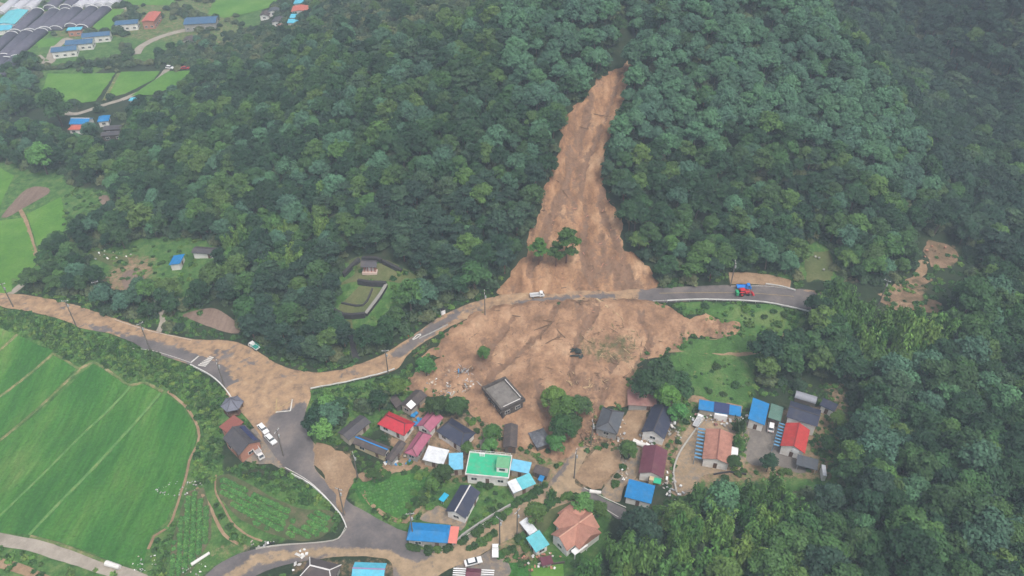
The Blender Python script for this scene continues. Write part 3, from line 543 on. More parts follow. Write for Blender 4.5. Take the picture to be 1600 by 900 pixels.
def chevron(mb, L, W_, he, rise, th=.16, off=0.0, x0=None, x1=None):
    x0 = -L / 2 if x0 is None else x0; x1 = L / 2 if x1 is None else x1
    sec = [(-W_ / 2, he - th), (0, he + rise - th), (W_ / 2, he - th), (W_ / 2, he), (0, he + rise), (-W_ / 2, he)]
    def P(p, a): return (a, p[0] + off, p[1])
    n_ = 6; vs = [P(p, x0) for p in sec] + [P(p, x1) for p in sec]
    mb.poly(vs, [(k, (k + 1) % n_, n_ + (k + 1) % n_, n_ + k) for k in range(n_)] + [(0, 5, 4, 1), (1, 4, 3, 2), (6, 7, 10, 11), (7, 8, 9, 10)])
def hip(mb, L, W_, he, rise, hk=1.0, th=.16):
    r = max(0.05, L / 2 - W_ / 2 * hk); x, y = L / 2, W_ / 2
    vs = [(-x, -y, he), (x, -y, he), (x, y, he), (-x, y, he), (-r, 0, he + rise), (r, 0, he + rise), (-x, -y, he - th), (x, -y, he - th), (x, y, he - th), (-x, y, he - th)]
    mb.poly(vs, [(0, 1, 5, 4), (1, 2, 5), (2, 3, 4, 5), (3, 0, 4), (6, 7, 1, 0), (7, 8, 2, 1), (8, 9, 3, 2), (9, 6, 0, 3), (9, 8, 7, 6)]); return r
def house(name, label, A, B, C, he, rise, style, roof, wall='white', cat='house', oh=.45, ridge=None, along=None, door=True, win=True, group=None, hk=0.8, dz=0.0, base=0.0, name_roof='roof', clear=1.5):
    ct, zb, u, L, W_ = rect3(A, B, C, he, dz)
    sw = (W_ > L) if along is None else (along == 'BC')
    if sw: L, W_ = W_, L; u = Vector((-u.y, u.x))
    ang = math.atan2(u.y, u.x)
    if ang > math.pi / 2 + .01 or ang <= -math.pi / 2: ang += math.pi
    root = empty(name, (ct.x, ct.y, zb), ang); tag(root, label, cat, group)
    hx = np.array([[-L / 2, -W_ / 2], [L / 2, -W_ / 2], [L / 2, W_ / 2], [-L / 2, W_ / 2]]); ca, sa = math.cos(ang), math.sin(ang)
    RECTS.append(np.c_[ct.x + hx[:, 0] * ca - hx[:, 1] * sa, ct.y + hx[:, 0] * sa + hx[:, 1] * ca]); CLEAR.append((RECTS[-1], clear))
    lw, ww = L / 2 - oh, W_ / 2 - oh; wm = WM[wall]
    w = MB(); r = MB(); rr = None
    if style == 'gable':
        k = 1 - 2 * ww / W_; w.extrude([(-ww, -1.5), (ww, -1.5), (ww, he + rise * k - .17), (0, he + rise - .19), (-ww, he + rise * k - .17)], 'x', -lw, lw)
        chevron(r, L, W_, he, rise); rr = L / 2
    elif style == 'hip':
        w.box((0, 0, (he - .17 - 1.5) / 2), (2 * lw, 2 * ww, he - .17 + 1.5)); rr = hip(r, L, W_, he, rise, hk)
    elif style == 'shed':   # slopes down towards local -y
        w.extrude([(-ww, -1.5), (ww, -1.5), (ww, he + rise * (ww / W_ + .5) - .16), (-ww, he + rise * (.5 - ww / W_) - .16)], 'x', -lw, lw)
        r.extrude([(-W_ / 2, he - .14), (W_ / 2, he + rise - .14), (W_ / 2, he + rise), (-W_ / 2, he)], 'x', -L / 2, L / 2)
    elif style == 'open':   # canopy on posts
        for sx in (-1, 1):
            for sy in (-1, 1): w.tube((sx * (lw), sy * (ww), -1.2), (sx * lw, sy * ww, he + rise * (.5 + sy * ww / W_) - .13), .07)
        r.extrude([(-W_ / 2, he - .12), (W_ / 2, he + rise - .12), (W_ / 2, he + rise), (-W_ / 2, he)], 'x', -L / 2, L / 2)
    elif style == 'flat':
        w.box((0, 0, (he - .2 - 1.5) / 2), (2 * lw, 2 * ww, he - .2 + 1.5)); r.box((0, 0, he - .1), (L, W_, .2))
    elif style == 'arch':
        k = 10; sec = [(W_ / 2 * math.cos(math.pi * i / k), he + rise * math.sin(math.pi * i / k)) for i in range(k + 1)]
        inn = [(a * .97, he + (b - he) * .95) for a, b in reversed(sec)]; r.extrude(sec + inn, 'x', -L / 2, L / 2)
        w.extrude([(a * .96, he + (b - he) * .94 if b > he + .01 else -1) for a, b in sec], 'x', -L / 2 + .15, L / 2 - .15)
    wo = w.build('post' if style == 'open' else 'wall', M_STEEL if style == 'open' else wm, root)
    ro = r.build(name_roof, RM[roof] if isinstance(roof, str) else roof, root)
    if ridge is not None and rr is not None:
        c = MB(); t = .11
        if style == 'gable': c.box((0, 0, he + rise + .04), (L + .1, .34, .14))
        else:
            c.box((0, 0, he + rise + .04), (2 * rr, .34, .16))
            for sx in (-1, 1):
                for sy in (-1, 1): c.tube((sx * rr, 0, he + rise + .02), (sx * L / 2, sy * W_ / 2, he + .05), .14, .12, 6)
        c.build('ridge_cap', ridge, ro)
    if style in ('gable', 'hip', 'shed', 'flat') and (door or win): add_openings(root, 2 * lw, 2 * ww, he, ang, ct, door, win, base)
    return root, ro, L, W_, ang, ct, zb, lw, ww
def parapet(root, L, W_, z, h, m, t=.22, name='parapet'):
    p = MB()
    for sy in (-1, 1): p.box((0, sy * (W_ / 2 - t / 2), z + h / 2), (L, t, h))
    for sx in (-1, 1): p.box((sx * (L / 2 - t / 2), 0, z + h / 2), (t, W_ - 2 * t, h))
    return p.build(name, m, root)

# --- village, west to east
r, ro, L, W_, an, ct, zb, lw, ww = house('community_hall', 'grey gabled hall with salmon brick walls and solar panels beside two white cars', (380, 661), (406, 687), (376, 714), 3.6, 2.0, 'gable', 'slate', 'brick', 'hall', ridge=M_RIDGE)
sp_ = MB()
for k in range(6):
    x0 = -L * .42 + k * L * .14; y = W_ * .33 * (1 if facing(an, 0, 1, ct) * 0 + (math.cos(an)) > 0 else 1)
    z = 3.6 + 2.0 * (1 - 2 * .33) + .14; sp_.box((x0 + L * .07, y, z), (L * .125, W_ * .22, .06), rx=-math.atan2(2.0, W_ / 2))
sp_.build('solar_panel', M_SOLAR, ro)
house('brick_shed', 'small red brick roofed annex between the hexagonal pavilion and the grey hall', (367, 651), (382, 660), (357, 678), 2.9, .7, 'shed', mat('red_brick_tile_roof', (0.22, 0.075, 0.06), .9, .2, 3), 'brick', 'shed', win=False, door=False)
house('shed', 'long low grey shed with light block end wall among trees west of the red house', (561, 649), (526, 677), (546, 687), 2.6, .7, 'gable', 'slate', 'beige', 'shed', win=False)
house('farm_building', 'long brown farm shed with cream wall and bright blue strip along its ridge', (564, 680), (614, 700), (598, 712), 2.5, .9, 'gable', 'brown', 'cream', 'farm building', ridge=mat('blue_ridge_sheet', (0.02, 0.22, 0.55), .5, .1))
house('shed', 'narrow brown roofed shed squeezed between blue striped barn and pink roofed house', (623, 688), (601, 717), (613, 722), 2.5, .5, 'gable', 'brown', 'grey', 'shed', win=False)
house('house', 'old house with bright red hipped metal roof', (589, 662), (631, 681), (649, 661), 2.7, 1.7, 'hip', 'red', 'white', ridge=mat('dark_red_ridge', (.16, .02, .03), .6, .1), hk=.55)
house('house', 'upper one of two pink roofed houses, gabled, touching the red house', (692, 653), (672, 676), (651, 664), 2.7, 1.4, 'gable', 'pink', 'white', ridge=M_RIDGEP)
house('house', 'lower one of two pink roofed houses, hipped, with dark ridge lines', (674, 681), (651, 715), (632, 706), 2.7, 1.5, 'hip', 'pink', 'grey', ridge=M_RIDGEP, hk=.6)
house('house', 'dark navy roofed house wedged between the pink house and the buried concrete building', (683, 672), (707, 651), (742, 678), 2.8, 1.7, 'hip', 'navy', 'white', hk=.5, ridge=M_RIDGE)
house('shed', 'shed with flat white metal roof below the pink hipped house', (660, 718), (670, 697), (702, 705), 2.7, .4, 'shed', 'white', 'beige', 'shed', win=False)
house('outbuilding', 'outbuilding with pale blue flat roof left of the green roofed house', (703, 709), (725, 708), (722, 733), 3.0, .3, 'shed', 'pblue', 'beige', 'shed', along='AB')
# two-storey-looking green roof
r, ro, L, W_, an, ct, zb, lw, ww = house('house', 'flat roofed white house with bright green waterproofed roof and stair room', (727, 741), (734, 706), (800, 713), 3.9, 0, 'flat', 'green', 'white', oh=.5, base=.3)
parapet(r, L + .1, W_ + .1, 3.75, .55, M_PARA)
st = MB(); st.box((L * .33, -W_ * .05, 5.0), (L * .26, W_ * .42, 2.2)); so = st.build('stair_room', WM['white'], r)
st = MB(); st.box((L * .33, -W_ * .05, 6.16), (L * .29, W_ * .47, .12)); st.build('stair_roof', mat('faded_green_roof', (0.14, 0.36, 0.19), .7, .12), so)
st = MB(); st.box((L * .33, -W_ * .27, 5.1), (1.6, .12, .7)); st.build('window', M_GLASS, so)
rl = MB()
for k in range(9):
    x = -L / 2 + .4 + k * (L - .8) / 8; rl.tube((x, W_ / 2 - .15, 4.2), (x, W_ / 2 - .15, 5.1), .04, n=5)
rl.tube((-L / 2 + .4, W_ / 2 - .15, 5.1), (L / 2 - .4, W_ / 2 - .15, 5.1), .045, n=5); rl.build('roof_railing', M_WHITE, r)
tk = MB()
for k in range(3): tk.tube((-L * .24 + k * .55, W_ * .38, 3.8), (-L * .24 + k * .55, W_ * .38, 5.0), .22, n=8)
tk.build('water_tank', M_WHITE, r)
house('outbuilding', 'outbuilding with light blue roof joined to right side of green roofed house', (796, 735), (801, 719), (831, 723), 2.9, .4, 'shed', 'pblue', 'beige', 'shed')
r, ro, L, W_, an, ct, zb, lw, ww = house('shed', 'roadside shed half aqua and half white roofed below green roofed house', (791, 756), (826, 741), (839, 755), 2.7, .5, 'shed', 'aqua', 'beige', 'shed', along='AB')
pn = MB(); pn.extrude([(-W_ / 2 - .04, 2.74), (W_ / 2 + .04, 3.26), (W_ / 2 + .04, 3.32), (-W_ / 2 - .04, 2.8)], 'x', -L / 2 - .05, -L * .12); pn.build('white_roof_panel', RM['white'], ro)
house('canopy', 'small bright blue tarpaulin canopy at the roadside beside aqua shed', (840, 750), (845, 740), (852, 743), 2.2, .2, 'open', 'blue', cat='canopy')
house('lean_to', 'dark brown lean to roof beside mud right of light blue roofed outbuilding', (832, 738), (837, 727), (860, 733), 2.4, .3, 'shed', 'brown', 'dark', 'shed', win=False)
house('house', 'navy tiled house with pale ridge line in a green garden left of the street', (720, 757), (696, 798), (727, 811), 2.9, 1.5, 'gable', 'navy', 'white', ridge=M_WRIDGE)
house('canopy', 'tiny bright cyan tin canopy in the garden left of navy tiled house', (685, 781), (694, 770), (702, 773), 1.9, .1, 'open', rmat('cyan_tin', (0.02, .40, .62)), cat='canopy')
r, ro, L, W_, an, ct, zb, lw, ww = house('warehouse', 'long bright blue roofed building with salmon awning at the street junction', (635, 843), (641, 815), (704, 821), 3.0, .7, 'hip', 'blue', 'grey', 'building', hk=.3)
aw = MB(); aw.extrude([(-W_ * .45, 2.6), (W_ * .42, 2.6), (W_ * .48, 2.72), (-W_ * .4, 2.85)], 'x', L / 2 + .02, L / 2 + 2.3); aw.build('awning', RM['salmon'], r)
house('house', 'dark brown roofed house with broken white ridge pieces below the lower road', (466, 905), (482, 874), (535, 879), 2.8, 1.4, 'hip', 'brown', 'grey', ridge=M_WRIDGE, hk=.6)
r_ = house('house', 'light cyan gabled roof below the lower road bend', (549, 903), (555, 876), (604, 882), 2.8, 1.1, 'gable', 'cyan', 'grey', ridge=mat('mauve_ridge', (.30, .22, .38), .6, .1), along='BC' if False else None)
r, ro, L, W_, an, ct, zb, lw, ww = house('house', 'red brown roofed hut with striped lean to roofs at the bottom edge near white car', (727, 905), (729, 888), (752, 888), 2.8, .7, 'gable', 'red2' if False else 'maroon', 'white')
sl = MB()
for sx in (-1, 1):
    for k in range(5): sl.box((sx * (L / 2 + 1.7), -W_ / 2 + .4 + k * W_ / 5, 2.65), (3.2, W_ / 11, .1))
sl.build('striped_lean_to', M_WHITE, r)
house('shed', 'small white roofed shed joined to cyan shed beside the salmon tiled house', (811, 816), (823, 809), (840, 829), 2.6, .3, 'shed', 'white', 'grey', 'shed', win=False)
house('shed', 'small cyan roofed shed in front of salmon tiled house', (838, 864), (822, 841), (842, 829), 2.7, .5, 'shed', 'aqua', 'white', 'shed', along='AB')
# salmon tiled house: hipped main body, cross gable, rear wing
r, ro, L, W_, an, ct, zb, lw, ww = house('house', 'large house with salmon tiled cross gabled roof at the wood edge', (858, 832), (883, 858), (940, 826), 3.4, 2.3, 'gable', 'tile', 'white', along='BC', ridge=mat('salmon_ridge', (.5, .28, .2), .8, .1))
cg = MB(); sec = [(-3.9, 3.3), (3.9, 3.3), (3.9, 3.45), (0, 5.9), (-3.9, 3.45)]; cg.extrude(sec, 'y', -W_ / 2 - 1.6, W_ / 2 + 2.2)
cgo = cg.build('roof', mat('salmon_tile_cross_roof', (0.44, 0.215, 0.155), .8, .15, 1.2, ribs=('X', 2.4), c2=(.36, .16, .12)), r); cgo.location.x = L * .08
cw = MB(); cw.box((L * .08, 0, .9), (6.9, W_ + 2.6, 4.8)); cw.build('wall', WM['white'], r)
wg = MB(); chevron(wg, 8.5, 6.2, 3.4, 1.7); wgo = wg.build('roof', RM['tile'], r); wgo.location = (L * .36, W_ * .62, 0)
cw = MB(); cw.box((L * .36, W_ * .62, .8), (7.7, 5.4, 5.0)); cw.build('wall', WM['white'], r)
pc = MB(); pc.box((-L * .2, -W_ / 2 - 1.0, 2.6), (L * .4, 1.6, .15)); pc.tube((-L * .38, -W_ / 2 - 1.6, -.5), (-L * .38, -W_ / 2 - 1.6, 2.6), .12); pc.tube((-L * .02, -W_ / 2 - 1.6, -.5), (-L * .02, -W_ / 2 - 1.6, 2.6), .12); pc.build('porch', M_WHITE, r)
house('house', 'grey hipped house at mud edge with dark ridge lines', (941, 637), (929, 671), (965, 677), 2.8, 1.6, 'hip', 'grey', 'grey', ridge=M_RIDGE, hk=.65)
r, ro, *_ = house('shed', 'rusty pink flat tin roof half buried at the foot of the mudslide', (980, 614), (981, 637), (1026, 631), 2.2, .5, 'shed', 'rust', 'grey', 'shed', win=False)
house('house', 'navy gabled house standing in muddy yard behind the maroon roof', (1020, 632), (1002, 674), (1038, 687), 2.9, 2.0, 'gable', 'navy', 'white', ridge=M_RIDGE)
r, ro, L, W_, an, ct, zb, lw, ww = house('house', 'maroon gabled house with green porch roof beside concrete lane', (1005, 698), (997, 741), (1037, 745), 3.0, 1.4, 'gable', 'maroon', 'white')
e = -1 if facing(an, -1, 0, ct) > 0 else 1
pp = MB(); pp.box((e * (L / 2 + .9), -W_ * .28 * e * -1, 2.5), (1.9, W_ * .3, .12)); pp.build('porch_roof', RM['green'], r)
pp = MB(); pp.box((e * (L / 2 + .6), -W_ * .05, 1.2), (1.4, W_ * .18, 2.9)); pp.build('porch_wall', WM['cream'], r)
house('house', 'small house with plain bright blue roof at the edge of bamboo', (975, 778), (982, 752), (1024, 759), 2.9, .6, 'shed', 'blue', 'white', along='BC')
r, ro, L, W_, an, ct, zb, lw, ww = house('house', 'terracotta tiled house with blue pergola in the concrete yard', (1103, 671), (1097, 718), (1141, 724), 3.3, 1.1, 'gable', 'terra', 'white', ridge=mat('dark_terracotta_ridge', (.2, .09, .07), .8, .1))
pg = MB()
sgn = 1 if facing(an, 0, 1, ct) > -9 and (-math.sin(an)) < 0 else -1
for k in range(9): pg.box((-L / 2 + .5 + k * (L - .5) / 8, sgn * (W_ / 2 + 1.1), 2.7), (.55, 2.0, .1))
for k in range(4): pg.tube((-L / 2 + .5 + k * (L - 1) / 3, sgn * (W_ / 2 + 2.0), -1), (-L / 2 + .5 + k * (L - 1) / 3, sgn * (W_ / 2 + 2.0), 2.68), .07)
pg.build('pergola', M_BSTEEL, r)
bx2 = MB(); bx2.box((0, -sgn * (W_ / 2 + 1.0), 1.3), (3.2, 1.8, 2.6)); bx2.build('annex', M_WHITE, r)
r, ro, L, W_, an, ct, zb, lw, ww = house('shed', 'long open fronted shed with blue roof and dark solar panels behind the terracotta house', (1091, 642), (1092, 629), (1158, 635), 2.6, .7, 'shed', 'blue', 'beige', 'shed', along='BC', win=False)
s2 = MB(); s2.extrude([(-W_ / 2, 2.72), (W_ / 2, 3.42), (W_ / 2, 3.48), (-W_ / 2, 2.78)], 'x', -L * .14, L * .22); s2.build('solar_panel', M_SOLAR, ro)
s2 = MB(); s2.box((L * .04, -W_ / 2 - .3, 1.0), (L * .3, .7, 2.6)); s2.build('front_room', M_WHITE, r)
house('house', 'house with tall bright blue roof left of green corrugated roof', (1176, 624), (1168, 657), (1195, 664), 3.2, .7, 'shed', 'blue', 'white', along='AB' if False else None)
house('shed', 'shed with dull green corrugated roof between blue roof and navy roof', (1205, 631), (1200, 653), (1220, 659), 2.9, .3, 'shed', 'dkgreen', 'dark', 'shed', win=False)
r, ro, *_ = house('house', 'larger house with navy roof behind the red gabled house', (1229, 650), (1236, 625), (1283, 642), 4.6, 1.0, 'gable', 'navy', 'white', ridge=M_RIDGE)
r, ro, L, W_, an, ct, zb, lw, ww = house('house', 'white walled house with red gabled roof and round dish on its front', (1228, 661), (1219, 697), (1258, 708), 3.6, 1.6, 'gable', 'red2', 'white', ridge=mat('deep_red_ridge', (.25, .03, .03), .6, .1))
e = -1 if facing(an, -1, 0, ct) > 0 else 1
dd = MB(); dd.tube((e * (lw + .05), -.8, 3.0), (e * (lw + .25), -.8, 3.0), 1.0, .85, 14); dd.build('round_emblem', M_WHITE, r)
sgn = 1 if math.cos(an) * 0 + (-math.sin(an)) < 0 else -1
pg = MB()
for k in range(8): pg.box((-L / 2 + .4 + k * (L - .8) / 7, sgn * (W_ / 2 + .9), 3.0), (.5, 1.7, .1))
for k in range(3): pg.tube((-L / 2 + .5 + k * (L - 1) / 2, sgn * (W_ / 2 + 1.7), -1), (-L / 2 + .5 + k * (L - 1) / 2, sgn * (W_ / 2 + 1.7), 2.95), .07)
pg.build('pergola', M_BSTEEL, r)
house('carport', 'dark grey flat carport roof in front of the red gabled house', (1244, 727), (1246, 711), (1279, 718), 2.5, .2, 'open', 'grey', cat='carport')
house('greenhouse', 'small arched grey plastic tunnel at the wood edge behind navy roofs', (1240, 621), (1273, 631), (1278, 622), 1.3, 1.2, 'arch', mat('grey_plastic_film', (.30, .31, .35), .4, .1, 2, ribs=('X', 1.2)), 'dark', 'greenhouse', door=False)
house('shed', 'small navy roofed white hut at the edge of the wood right of arched tunnel', (1281, 632), (1287, 622), (1309, 634), 2.7, .3, 'shed', 'navy', 'white', 'shed')
house('container', 'narrow white storage box standing alone at the wood edge', (1284, 727), (1286, 744), (1292, 743), 2.4, .1, 'shed', 'white', 'white', 'storage box', oh=.05, door=False, win=False)
# buried concrete building
r, ro, L, W_, an, ct, zb, lw, ww = house('concrete_building', 'bare flat roofed concrete house tilted and half buried in mud', (753, 607), (790, 591), (822, 628), 3.2, 0, 'flat', 'conc', 'conc', 'building', oh=.6, door=False, win=True, along='BC')
parapet(r, L, W_, 3.15, 1.0, WM['conc'], .6); r.rotation_euler[1] = R(-2.5); r.rotation_euler[0] = R(1.5)
cp_ = MB(); cp_.box((0, W_ / 2 - .8, 4.2), (L * .8, .2, .12)); cp_.box((L / 2 - .8, 0, 4.2), (.2, W_ * .7, .12)); cp_.build('coping', M_PARA, r)
house('shed', 'dark brown tin shed below the buried concrete building', (788, 663), (786, 699), (808, 700), 2.4, .8, 'gable', 'brown', 'dark', 'shed', win=False)
house('old_house', 'collapsed hut under a crumpled grey tarpaulin surrounded by mud', (826, 676), (850, 668), (862, 692), 2.2, 1.5, 'hip', 'thatch', 'dark', win=False, hk=.9)
r, ro, L, W_, an, ct, zb, lw, ww = house('old_house', 'old grey brown house with white patched roof near the heap of debris', (650, 608), (625, 632), (642, 643), 2.5, 1.1, 'gable', 'brown', 'beige')
pt = MB(); pt.box((-L * .3, -W_ * .22, 2.5 + 1.1 * .56 + .1), (2.4, 2.0, .06), rx=math.atan2(1.1, W_ / 2)); pt.build('white_patch', M_WHITE, ro)
house('lean_to', 'dark lean to roof left of old grey brown house', (612, 620), (623, 615), (625, 634), 2.2, .3, 'shed', 'brown', 'dark', 'shed', win=False)
house('hut', 'small rusty hut of maroon sheet in the garden below navy tiled house', (842, 872), (860, 868), (866, 880), 1.8, .2, 'shed', 'maroon', 'grey', 'shed', win=False, door=False)
# hill side and far buildings
house('shed', 'bright blue roofed shed on the garden clearing at the foot of the wooded hill', (264, 413), (272, 398), (289, 400), 2.5, .7, 'shed', 'blue', 'white', 'shed', win=False)
house('shed', 'long dark grey shed behind the garden clearing at the foot of the wooded hill', (300, 393), (307, 383), (340, 389), 2.5, .6, 'gable', 'slate', 'white', 'shed', win=False)
def far(lbl, A, B, C, he, rise, st, rf, wl_='white', nm='farm_building', cat='building', **k): return house(nm, lbl, A, B, C, he, rise, st, rf, wl_, cat, door=False, **k)
far('big cyan roofed packing shed at the far upper left among greenhouses', (-8, 37), (15, 15), (43, 17), 4, 1.0, 'gable', 'aqua', along='AB')
far('cyan roofed low annex in front of the big cyan packing shed', (-12, 47), (-8, 39), (20, 40), 3, .4, 'shed', 'cyan')
for lb, q in (('nearest of three parallel blue roofed barns at upper left', ((80, 79), (83, 71), (121, 73))), ('middle of three parallel blue roofed barns at upper left', ((102, 68), (107, 60), (147, 62))), ('farthest of three parallel blue roofed barns at upper left', ((128, 56), (131, 49), (173, 51)))):
    far(lb, *q, 4, 1.3, 'gable', 'dblue', group='parallel blue barns')
far('small cyan roofed hut at left end of the farthest blue barn', (104, 47), (107, 43), (129, 43), 4, .3, 'shed', 'cyan', 'brick')
far('pale walled building with dull blue roof left of the orange building', (179, 38), (182, 31), (217, 31), 4.2, .8, 'gable', 'dblue')
far('orange red roofed building at the far end of the track', (220, 34), (232, 19), (252, 18), 5, .6, 'gable', 'orange', 'brick', along='AB')
far('long grey blue shed with pale wall at the far bend of the track', (287, 36), (292, 25), (340, 27), 4.5, .9, 'gable', 'dblue', 'grey')
far('small white hut with brown roof below the long grey blue shed', (286, 62), (292, 55), (306, 58), 3, .7, 'gable', 'brown')
far('far house with orange roof behind blue sheds at the top edge', (455, 17), (458, 8), (483, 10), 3.5, .8, 'gable', 'orange')
far('upper of two light blue sheds below the far orange roof', (452, 28), (455, 23), (474, 23), 3, .5, 'shed', 'cyan')
far('lower of two light blue sheds below the far orange roof', (448, 36), (451, 31), (468, 31), 3, .5, 'shed', 'cyan')
far('far cyan roof right behind the orange roofed house', (458, 6), (461, 0), (477, 0), 3, .5, 'shed', 'cyan')
for lb, q, rf in (('far grey roof left of the light blue sheds, largest of the hamlet', ((424, 34), (430, 26), (446, 28)), 'slate'), ('far brown roof in the hamlet at the top edge', ((405, 24), (410, 17), (424, 18)), 'brown'), ('far pale roof in the hamlet at the top edge', ((418, 18), (422, 12), (438, 13)), 'grey'), ('far rusty roof lowest of the hamlet at the top edge', ((430, 44), (434, 38), (444, 39)), 'rust')): far(lb, *q, 3, .9, 'gable', rf, nm='house', cat='house')
far('far blue roofed house with white ridge by round dark tree', (108, 193), (118, 183), (146, 185), 3, 1.5, 'gable', 'blue', nm='house', cat='house', ridge=M_WRIDGE)
far('far low orange roof just below the blue roof with white ridge', (107, 201), (114, 193), (140, 196), 2.8, .8, 'hip', 'orange', nm='house', cat='house')
far('far bright blue hipped roof right of the one with white ridge', (152, 189), (155, 180), (172, 181), 3, 1.2, 'hip', 'blue', nm='house', cat='house')
far('far dark roofed cattle shed with skylights left of yellowish trees', (157, 213), (160, 206), (195, 203), 3, .6, 'gable', 'slate', 'dark', nm='cattle_shed', cat='shed')
far('far dark shed row behind the cattle shed', (160, 203), (164, 196), (192, 195), 3, .6, 'gable', 'slate', 'dark', nm='cattle_shed', cat='shed')
far('tiny light blue canopy beside the curved far track', (201, 157), (204, 152), (216, 152), 2.5, .5, 'hip', 'cyan', nm='shed', cat='shed')
far('small brown roof half hidden by trees above the far field', (318, 144), (322, 135), (338, 136), 3, .9, 'gable', 'rust', nm='house', cat='house')
far('low dark shed in the scrub at the left hill foot', (365, 122), (370, 110), (395, 110), 3, .7, 'gable', 'brown', 'grey', nm='shed', cat='shed')
# shrine pavilion with stone walls
r, ro, L, W_, an, ct, zb, lw, ww = house('shrine', 'small tiled memorial pavilion on a pale stone base in grass clearing', (563, 417), (566, 408), (591, 409), 3.2, 1.5, 'gable', 'slate', 'white', 'shrine', ridge=M_RIDGE, oh=1.0, door=False, win=False, clear=4)
for c in list(r.children):
    if c.name.startswith('wall'): bpy.data.objects.remove(c)
b = MB(); b.box((0, 0, .1), (L - .4, W_ - .4, .9)); b.build('stone_base', mat('pale_pink_stone', (.55, .42, .36), .9, .1), r)
for sx in (-1, -.33, .33, 1):
    for sy in (-1, 1):
        b = MB(); b.tube((sx * (L / 2 - .9), sy * (W_ / 2 - .9), .5), (sx * (L / 2 - .9), sy * (W_ / 2 - .9), 3.4), .16, n=8); b.build('column', mat('red_column_paint', (.32, .11, .08), .7, .1), r)
b = MB(); b.box((0, 0, 1.7), (L - 3.2, W_ - 3.0, 2.6)); b.build('stele_room', WM['white'], r)
M_STONE = mat('dark_stone_wall', (0.045, 0.042, 0.045), .95, .35, 2.5, bump=.8); M_STONE2 = mat('pale_coping_stone', (.25, .24, .22), .9, .15)
def wall_line(name, s, h, w, m, label, cat='wall', cap=None, dz=-.5, group=None):
    l = smooth_poly(gpoly(s), False, 2.0) if isinstance(s, str) else s; z = H(l[:, 0], l[:, 1]); o0 = (l[0][0], l[0][1], z[0])
    d = np.gradient(l, axis=0); d /= np.linalg.norm(d, axis=1)[:, None] + 1e-9; nn = np.stack([-d[:, 1], d[:, 0]], 1) * w / 2
    def strip(wd, z0, z1):
        b = MB(); rows = [np.c_[l + nn * a * wd, z + q] for a, q in ((-1, z0), (1, z0), (1, z1), (-1, z1))]; k = len(l)
        b.poly([(p[0] - o0[0], p[1] - o0[1], p[2] - o0[2]) for r_ in rows for p in r_], [(j * k + i, j * k + i + 1, ((j + 1) % 4) * k + i + 1, ((j + 1) % 4) * k + i) for j in range(4) for i in range(k - 1)] + [(0, k, 2 * k, 3 * k), (4 * k - 1, 3 * k - 1, 2 * k - 1, k - 1)]); return b
    if cap is None:
        o = strip(1, dz, h).build(name, m); o.location = o0; return tag(o, label, cat, group)
    o = empty(name, o0); tag(o, label, cat, group); strip(1, dz, h - .1).build('wall_body', m, o); strip(1.25, h - .1, h + .1).build('coping', cap, o); return o
wall_line('stone_wall', "537,433 552,418 562,409", 1.6, 1.0, M_STONE, 'dark stone wall curving left behind the shrine pavilion', cap=M_STONE)
wall_line('stone_wall', "566,407 590,408 597,411", 1.6, 1.0, M_STONE, 'short dark stone wall directly behind the shrine pavilion')
wall_line('stone_wall', "599,412 615,420 628,427", 1.6, 1.0, M_STONE, 'dark stone wall sloping down right of the shrine pavilion')
wall_line('stone_wall', "560,443 580,446 604,447", 1.8, 1.0, M_STONE, 'dark stone wall along the top of lower shrine terrace')
wall_line('stone_wall', "604,448 594,465 572,494", 1.3, .9, M_STONE, 'stone wall with pale coping along right side of lower shrine terrace', cap=M_STONE2)
wall_line('stone_wall', "571,495 550,497 537,496 520,487", 1.8, 1.0, M_STONE, 'dark stone wall along the bottom of lower shrine terrace')
wall_line('stone_wall', "582,452 567,478 534,474", .5, .6, M_STONE, 'low inner stone edging on the lower shrine terrace')
wall_line('stone_steps', "549,522 552,540 557,562", .25, 2.0, M_STONE, 'dark stone steps climbing from the road to the shrine terrace', 'steps')
# pavilion by the road
pz = G(366, 641); r = empty('pavilion', pz, .3); tag(r, 'hexagonal grey tiled pavilion beside the muddy road and grey hall', 'pavilion'); CLEAR.append((np.array([[pz.x - 4, pz.y - 4], [pz.x + 4, pz.y - 4], [pz.x + 4, pz.y + 4], [pz.x - 4, pz.y + 4]]), 0.5))
b = MB(); hx = [(3.4 * math.cos(k * math.pi / 3), 3.4 * math.sin(k * math.pi / 3), 2.9) for k in range(6)]; mid = [(1.4 * math.cos(k * math.pi / 3), 1.4 * math.sin(k * math.pi / 3), 3.9) for k in range(6)]
b.poly(hx + mid + [(0, 0, 5.2)] + [(p[0], p[1], 2.75) for p in hx], [(k, (k + 1) % 6, 6 + (k + 1) % 6, 6 + k) for k in range(6)] + [(6 + k, 6 + (k + 1) % 6, 12) for k in range(6)] + [(13 + k, 13 + (k + 1) % 6, (k + 1) % 6, k) for k in range(6)] + [tuple(range(18, 12, -1))])
po = b.build('roof', mat('grey_pavilion_tiles', (.15, .155, .19), .7, .15, 2, bump=.5), r)
b = MB()
for p, q in zip(hx, mid): b.tube((p[0], p[1], 2.95), (q[0], q[1], 3.95), .12, .1, 6); b.tube((q[0], q[1], 3.95), (0, 0, 5.2), .1, .1, 6)
b.tube((0, 0, 5.1), (0, 0, 5.7), .22, .08, 8); b.build('ridge_cap', mat('dark_grey_pavilion_ridge', (.09, .09, .11), .7, .1), po)
for p in hx: b = MB(); b.tube((p[0] * .8, p[1] * .8, -.3), (p[0] * .8, p[1] * .8, 2.85), .14); b.build('post', M_DOOR, r)
b = MB(); b.tube((0, 0, -.4), (0, 0, .45), 3.0, 3.0, 6); b.build('floor_deck', M_DOOR, r)
